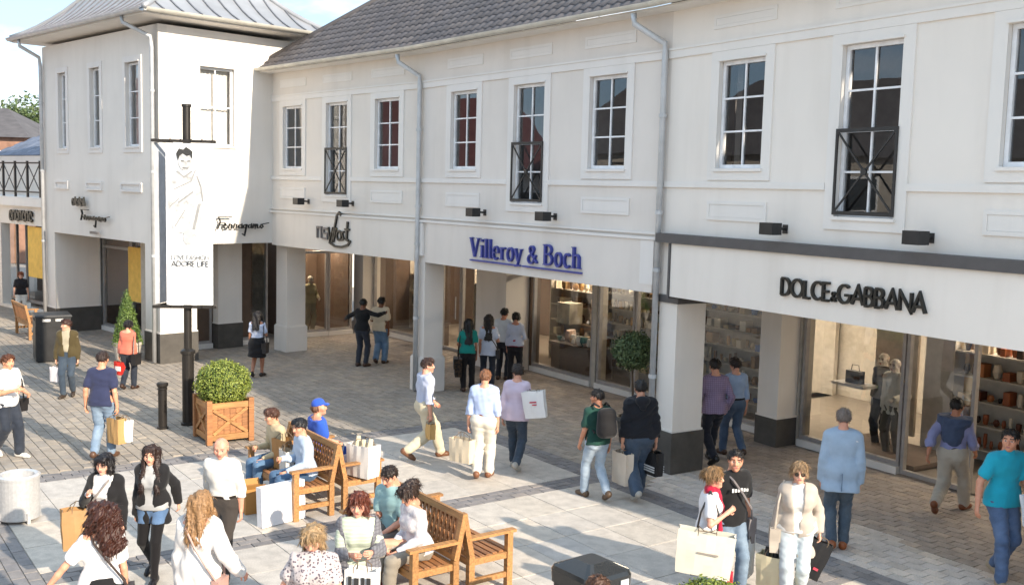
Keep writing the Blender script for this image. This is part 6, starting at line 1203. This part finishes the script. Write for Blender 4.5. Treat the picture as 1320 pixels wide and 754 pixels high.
sling(o, 'L', BLKL, 'black bag on a cross strap of the woman in the white tunic', .22, .2, .08)
o = person(.10, 23.1, 8, 1.66, 'dark haired woman in a pale shirt with a red sweater round her waist', 'stand', arms=('bend', 'down'), fem=1, top=c('#b9bfd0'), sleeve='long', bottom=c('#1f1f24'), hair='pony', hcol='#15100f', skin='#b98268', h=.017, tuck=False, hem=-.02, belt=c('#9a1230'), beltw=(-.04, .13))
o = person(-.18, 23.5, 20, 1.70, 'man in a white shirt next to the woman with the red sweater', 'stand', arms=('bend', 'hold'), fem=0, top=c('#ccd0d4'), sleeve='short', bottom=c('#2a2c34'), hair='short', hcol='#0e0b0b', skin='#b27a60', h=.017, tuck=False)
# --- shop mannequins
def mannequin(M, label, top, bottom, arms=('down', 'bend'), fem=0, jacket=None, h=.018):
    l = M.to_translation(); a = -math.degrees(M.to_euler().z)+180
    o = person(l.x, l.y, a, 1.78, label, 'stand', arms=arms, fem=fem, top=top, sleeve='long', bottom=bottom, jacket=jacket, hair=None, skin='#cfc8bc', h=h, tuck=False, shoe='#2a2420'); return o
def dummy(M, label, *a, **k):
    n0 = set(o_.name for o_ in COL.objects); mannequin(M, label, *a, **k)
    for o_ in COL.objects:
        if o_.name not in n0 and o_.get('category') == 'person':
            w = WM[o_.name]; o_.name = 'mannequin'; WM[o_.name] = w; o_['category'] = 'mannequin'; o_['group'] = 'shop window mannequins'
dummy(F3 @ Matrix.Translation((4.35, .75, .12)), 'mannequin in a pale linen jacket behind the glass beside the shop door', c('#d8d2c4'), c('#5a544a'), jacket=c('#cfc8b8'))
dummy(F3 @ Matrix.Translation((3.85, 1.1, .12)), 'mannequin in a dark outfit behind the linen jacket one', c('#4c463e'), c('#2c2824'), ('down', 'down'))
dummy(RT @ Matrix.Translation((.95, .55, .12)), 'mannequin in a pale dress in the glazed return of the tower', c('#b8ae8a'), c('#a89f84'), fem=1)
dummy(F1 @ Matrix.Translation((1.7, .7, .12)), 'mannequin in white behind the pane beside the man in cream', c('#d6d0c4'), c('#4a443c'), fem=1)
dummy(F1 @ Matrix.Translation((5.7, .8, .12)), 'mannequin in a bright green dress behind the door group', c('#1f9a3c'), c('#1f9a3c'), fem=1)
plinth_table(F3 @ Matrix.Translation((4.2, .9, 0)), 1.9, 1.3, .12, 'low display platform under the linen jacket mannequin', INTD)
MB().box(3.0, 3.9, 1.9, 1.96, .15, 2.9).build('display_panel', plain('panel_grey', (.48, .45, .41), .6), b3, F3); MB().box(4.2, 5.0, 2.0, 2.06, .15, 2.9).build('display_panel', plain('panel_wood', (.50, .30, .14), .5), b3, F3); MB().box(4.2, 4.75, 1.7, 1.76, .02, 2.9).build('display_panel', plain('panel_grey', (.48, .45, .41), .6), b3, F3)
t = thing('handbag', 'dark handbag on a shelf in the window left of the mannequins', 'bag', F3 @ Matrix.Translation((3.45, .8, 1.15))); Mr = WM[t.name]
MB().box(-.16, .16, -.06, .06, 0, .22).build('bag_body', BLKL, t, Mr); MB().tube([(-.09, 0, .22), (-.07, 0, .32), (.07, 0, .32), (.09, 0, .22)], .008, 5).build('handle', BLKL, t, Mr)
o_ = MB().box(3.1, 3.8, .6, 1.0, 1.10, 1.148).build('wall_shelf', plain('panel_grey', (.48, .45, .41), .6), b3, F3)
# --- things standing about the benches
WB = PAPER('#e4e2e4')
M = frame(-2.93, 13.0, 46); t = thing('display_board', 'large white carrier board leaning against the teak bench', 'board', M); MB().box(-.33, .33, -.06, .06, .004, .52).build('board', WB, t, M @ Matrix.Rotation(R(-4), 4, 'X'))
def carton(x, y, z, w, d, h_, rot, label, col='#a8773c'):
    M = frame(x, y, rot, z); t = thing('cardboard_box', label, 'box', M); m_ = PAPER(col); MB().box(-w/2, w/2, -d/2, d/2, .003, h_).build('carton', m_, t, M)
    for s in (-1, 1): q = MB(); q.add([(-w/2, s*d/2, h_), (w/2, s*d/2, h_), (w/2, s*(d/2+.05), h_+.07), (-w/2, s*(d/2+.05), h_+.07)], [(0, 1, 2, 3)]); q.build('flap', m_, t, M)
carton(-3.42, 13.42, 0, .26, .24, .34, 30, 'brown cardboard box on the slabs beside the white board')
bag((0,0,0), .34, .42, .18, 40, PAPER('#a07444'), 'tall brown paper bag on the bench in front of the person in cream', rest=(-3.12, 13.98, .45)); bag((0,0,0), .30, .36, .16, 20, PAPER('#8f7a62'), 'brown paper bag between the two seated people on the bench', rest=(-2.98, 13.78, .45)); bag((0,0,0), .24, .34, .12, 55, PAPER('#cfc9c0'), 'pale paper bag leaning on the brown ones on the bench', rest=(-3.02, 13.66, .45))
bag((0,0,0), .42, .44, .24, 36, PAPER('#e2dcd4'), 'big white carrier bag on the near end of the bench behind the board', rest=(-1.98, 13.72, .45), inside=PAPER('#d8c8a8'))
o_ = bag((0,0,0), .30, .22, .16, 36, PAPER('#c8c4d0'), 'small patterned bag stuffed with tissue beside the person in the blue cap', rest=(-2.35, 14.08, .45), inside=c('#2b4a9a'))
bag((0,0,0), .26, .30, .14, 80, PAPER('#b7a184'), 'brown bag on the ground by the woman on the bench', rest=(-1.55, 10.75, .004))
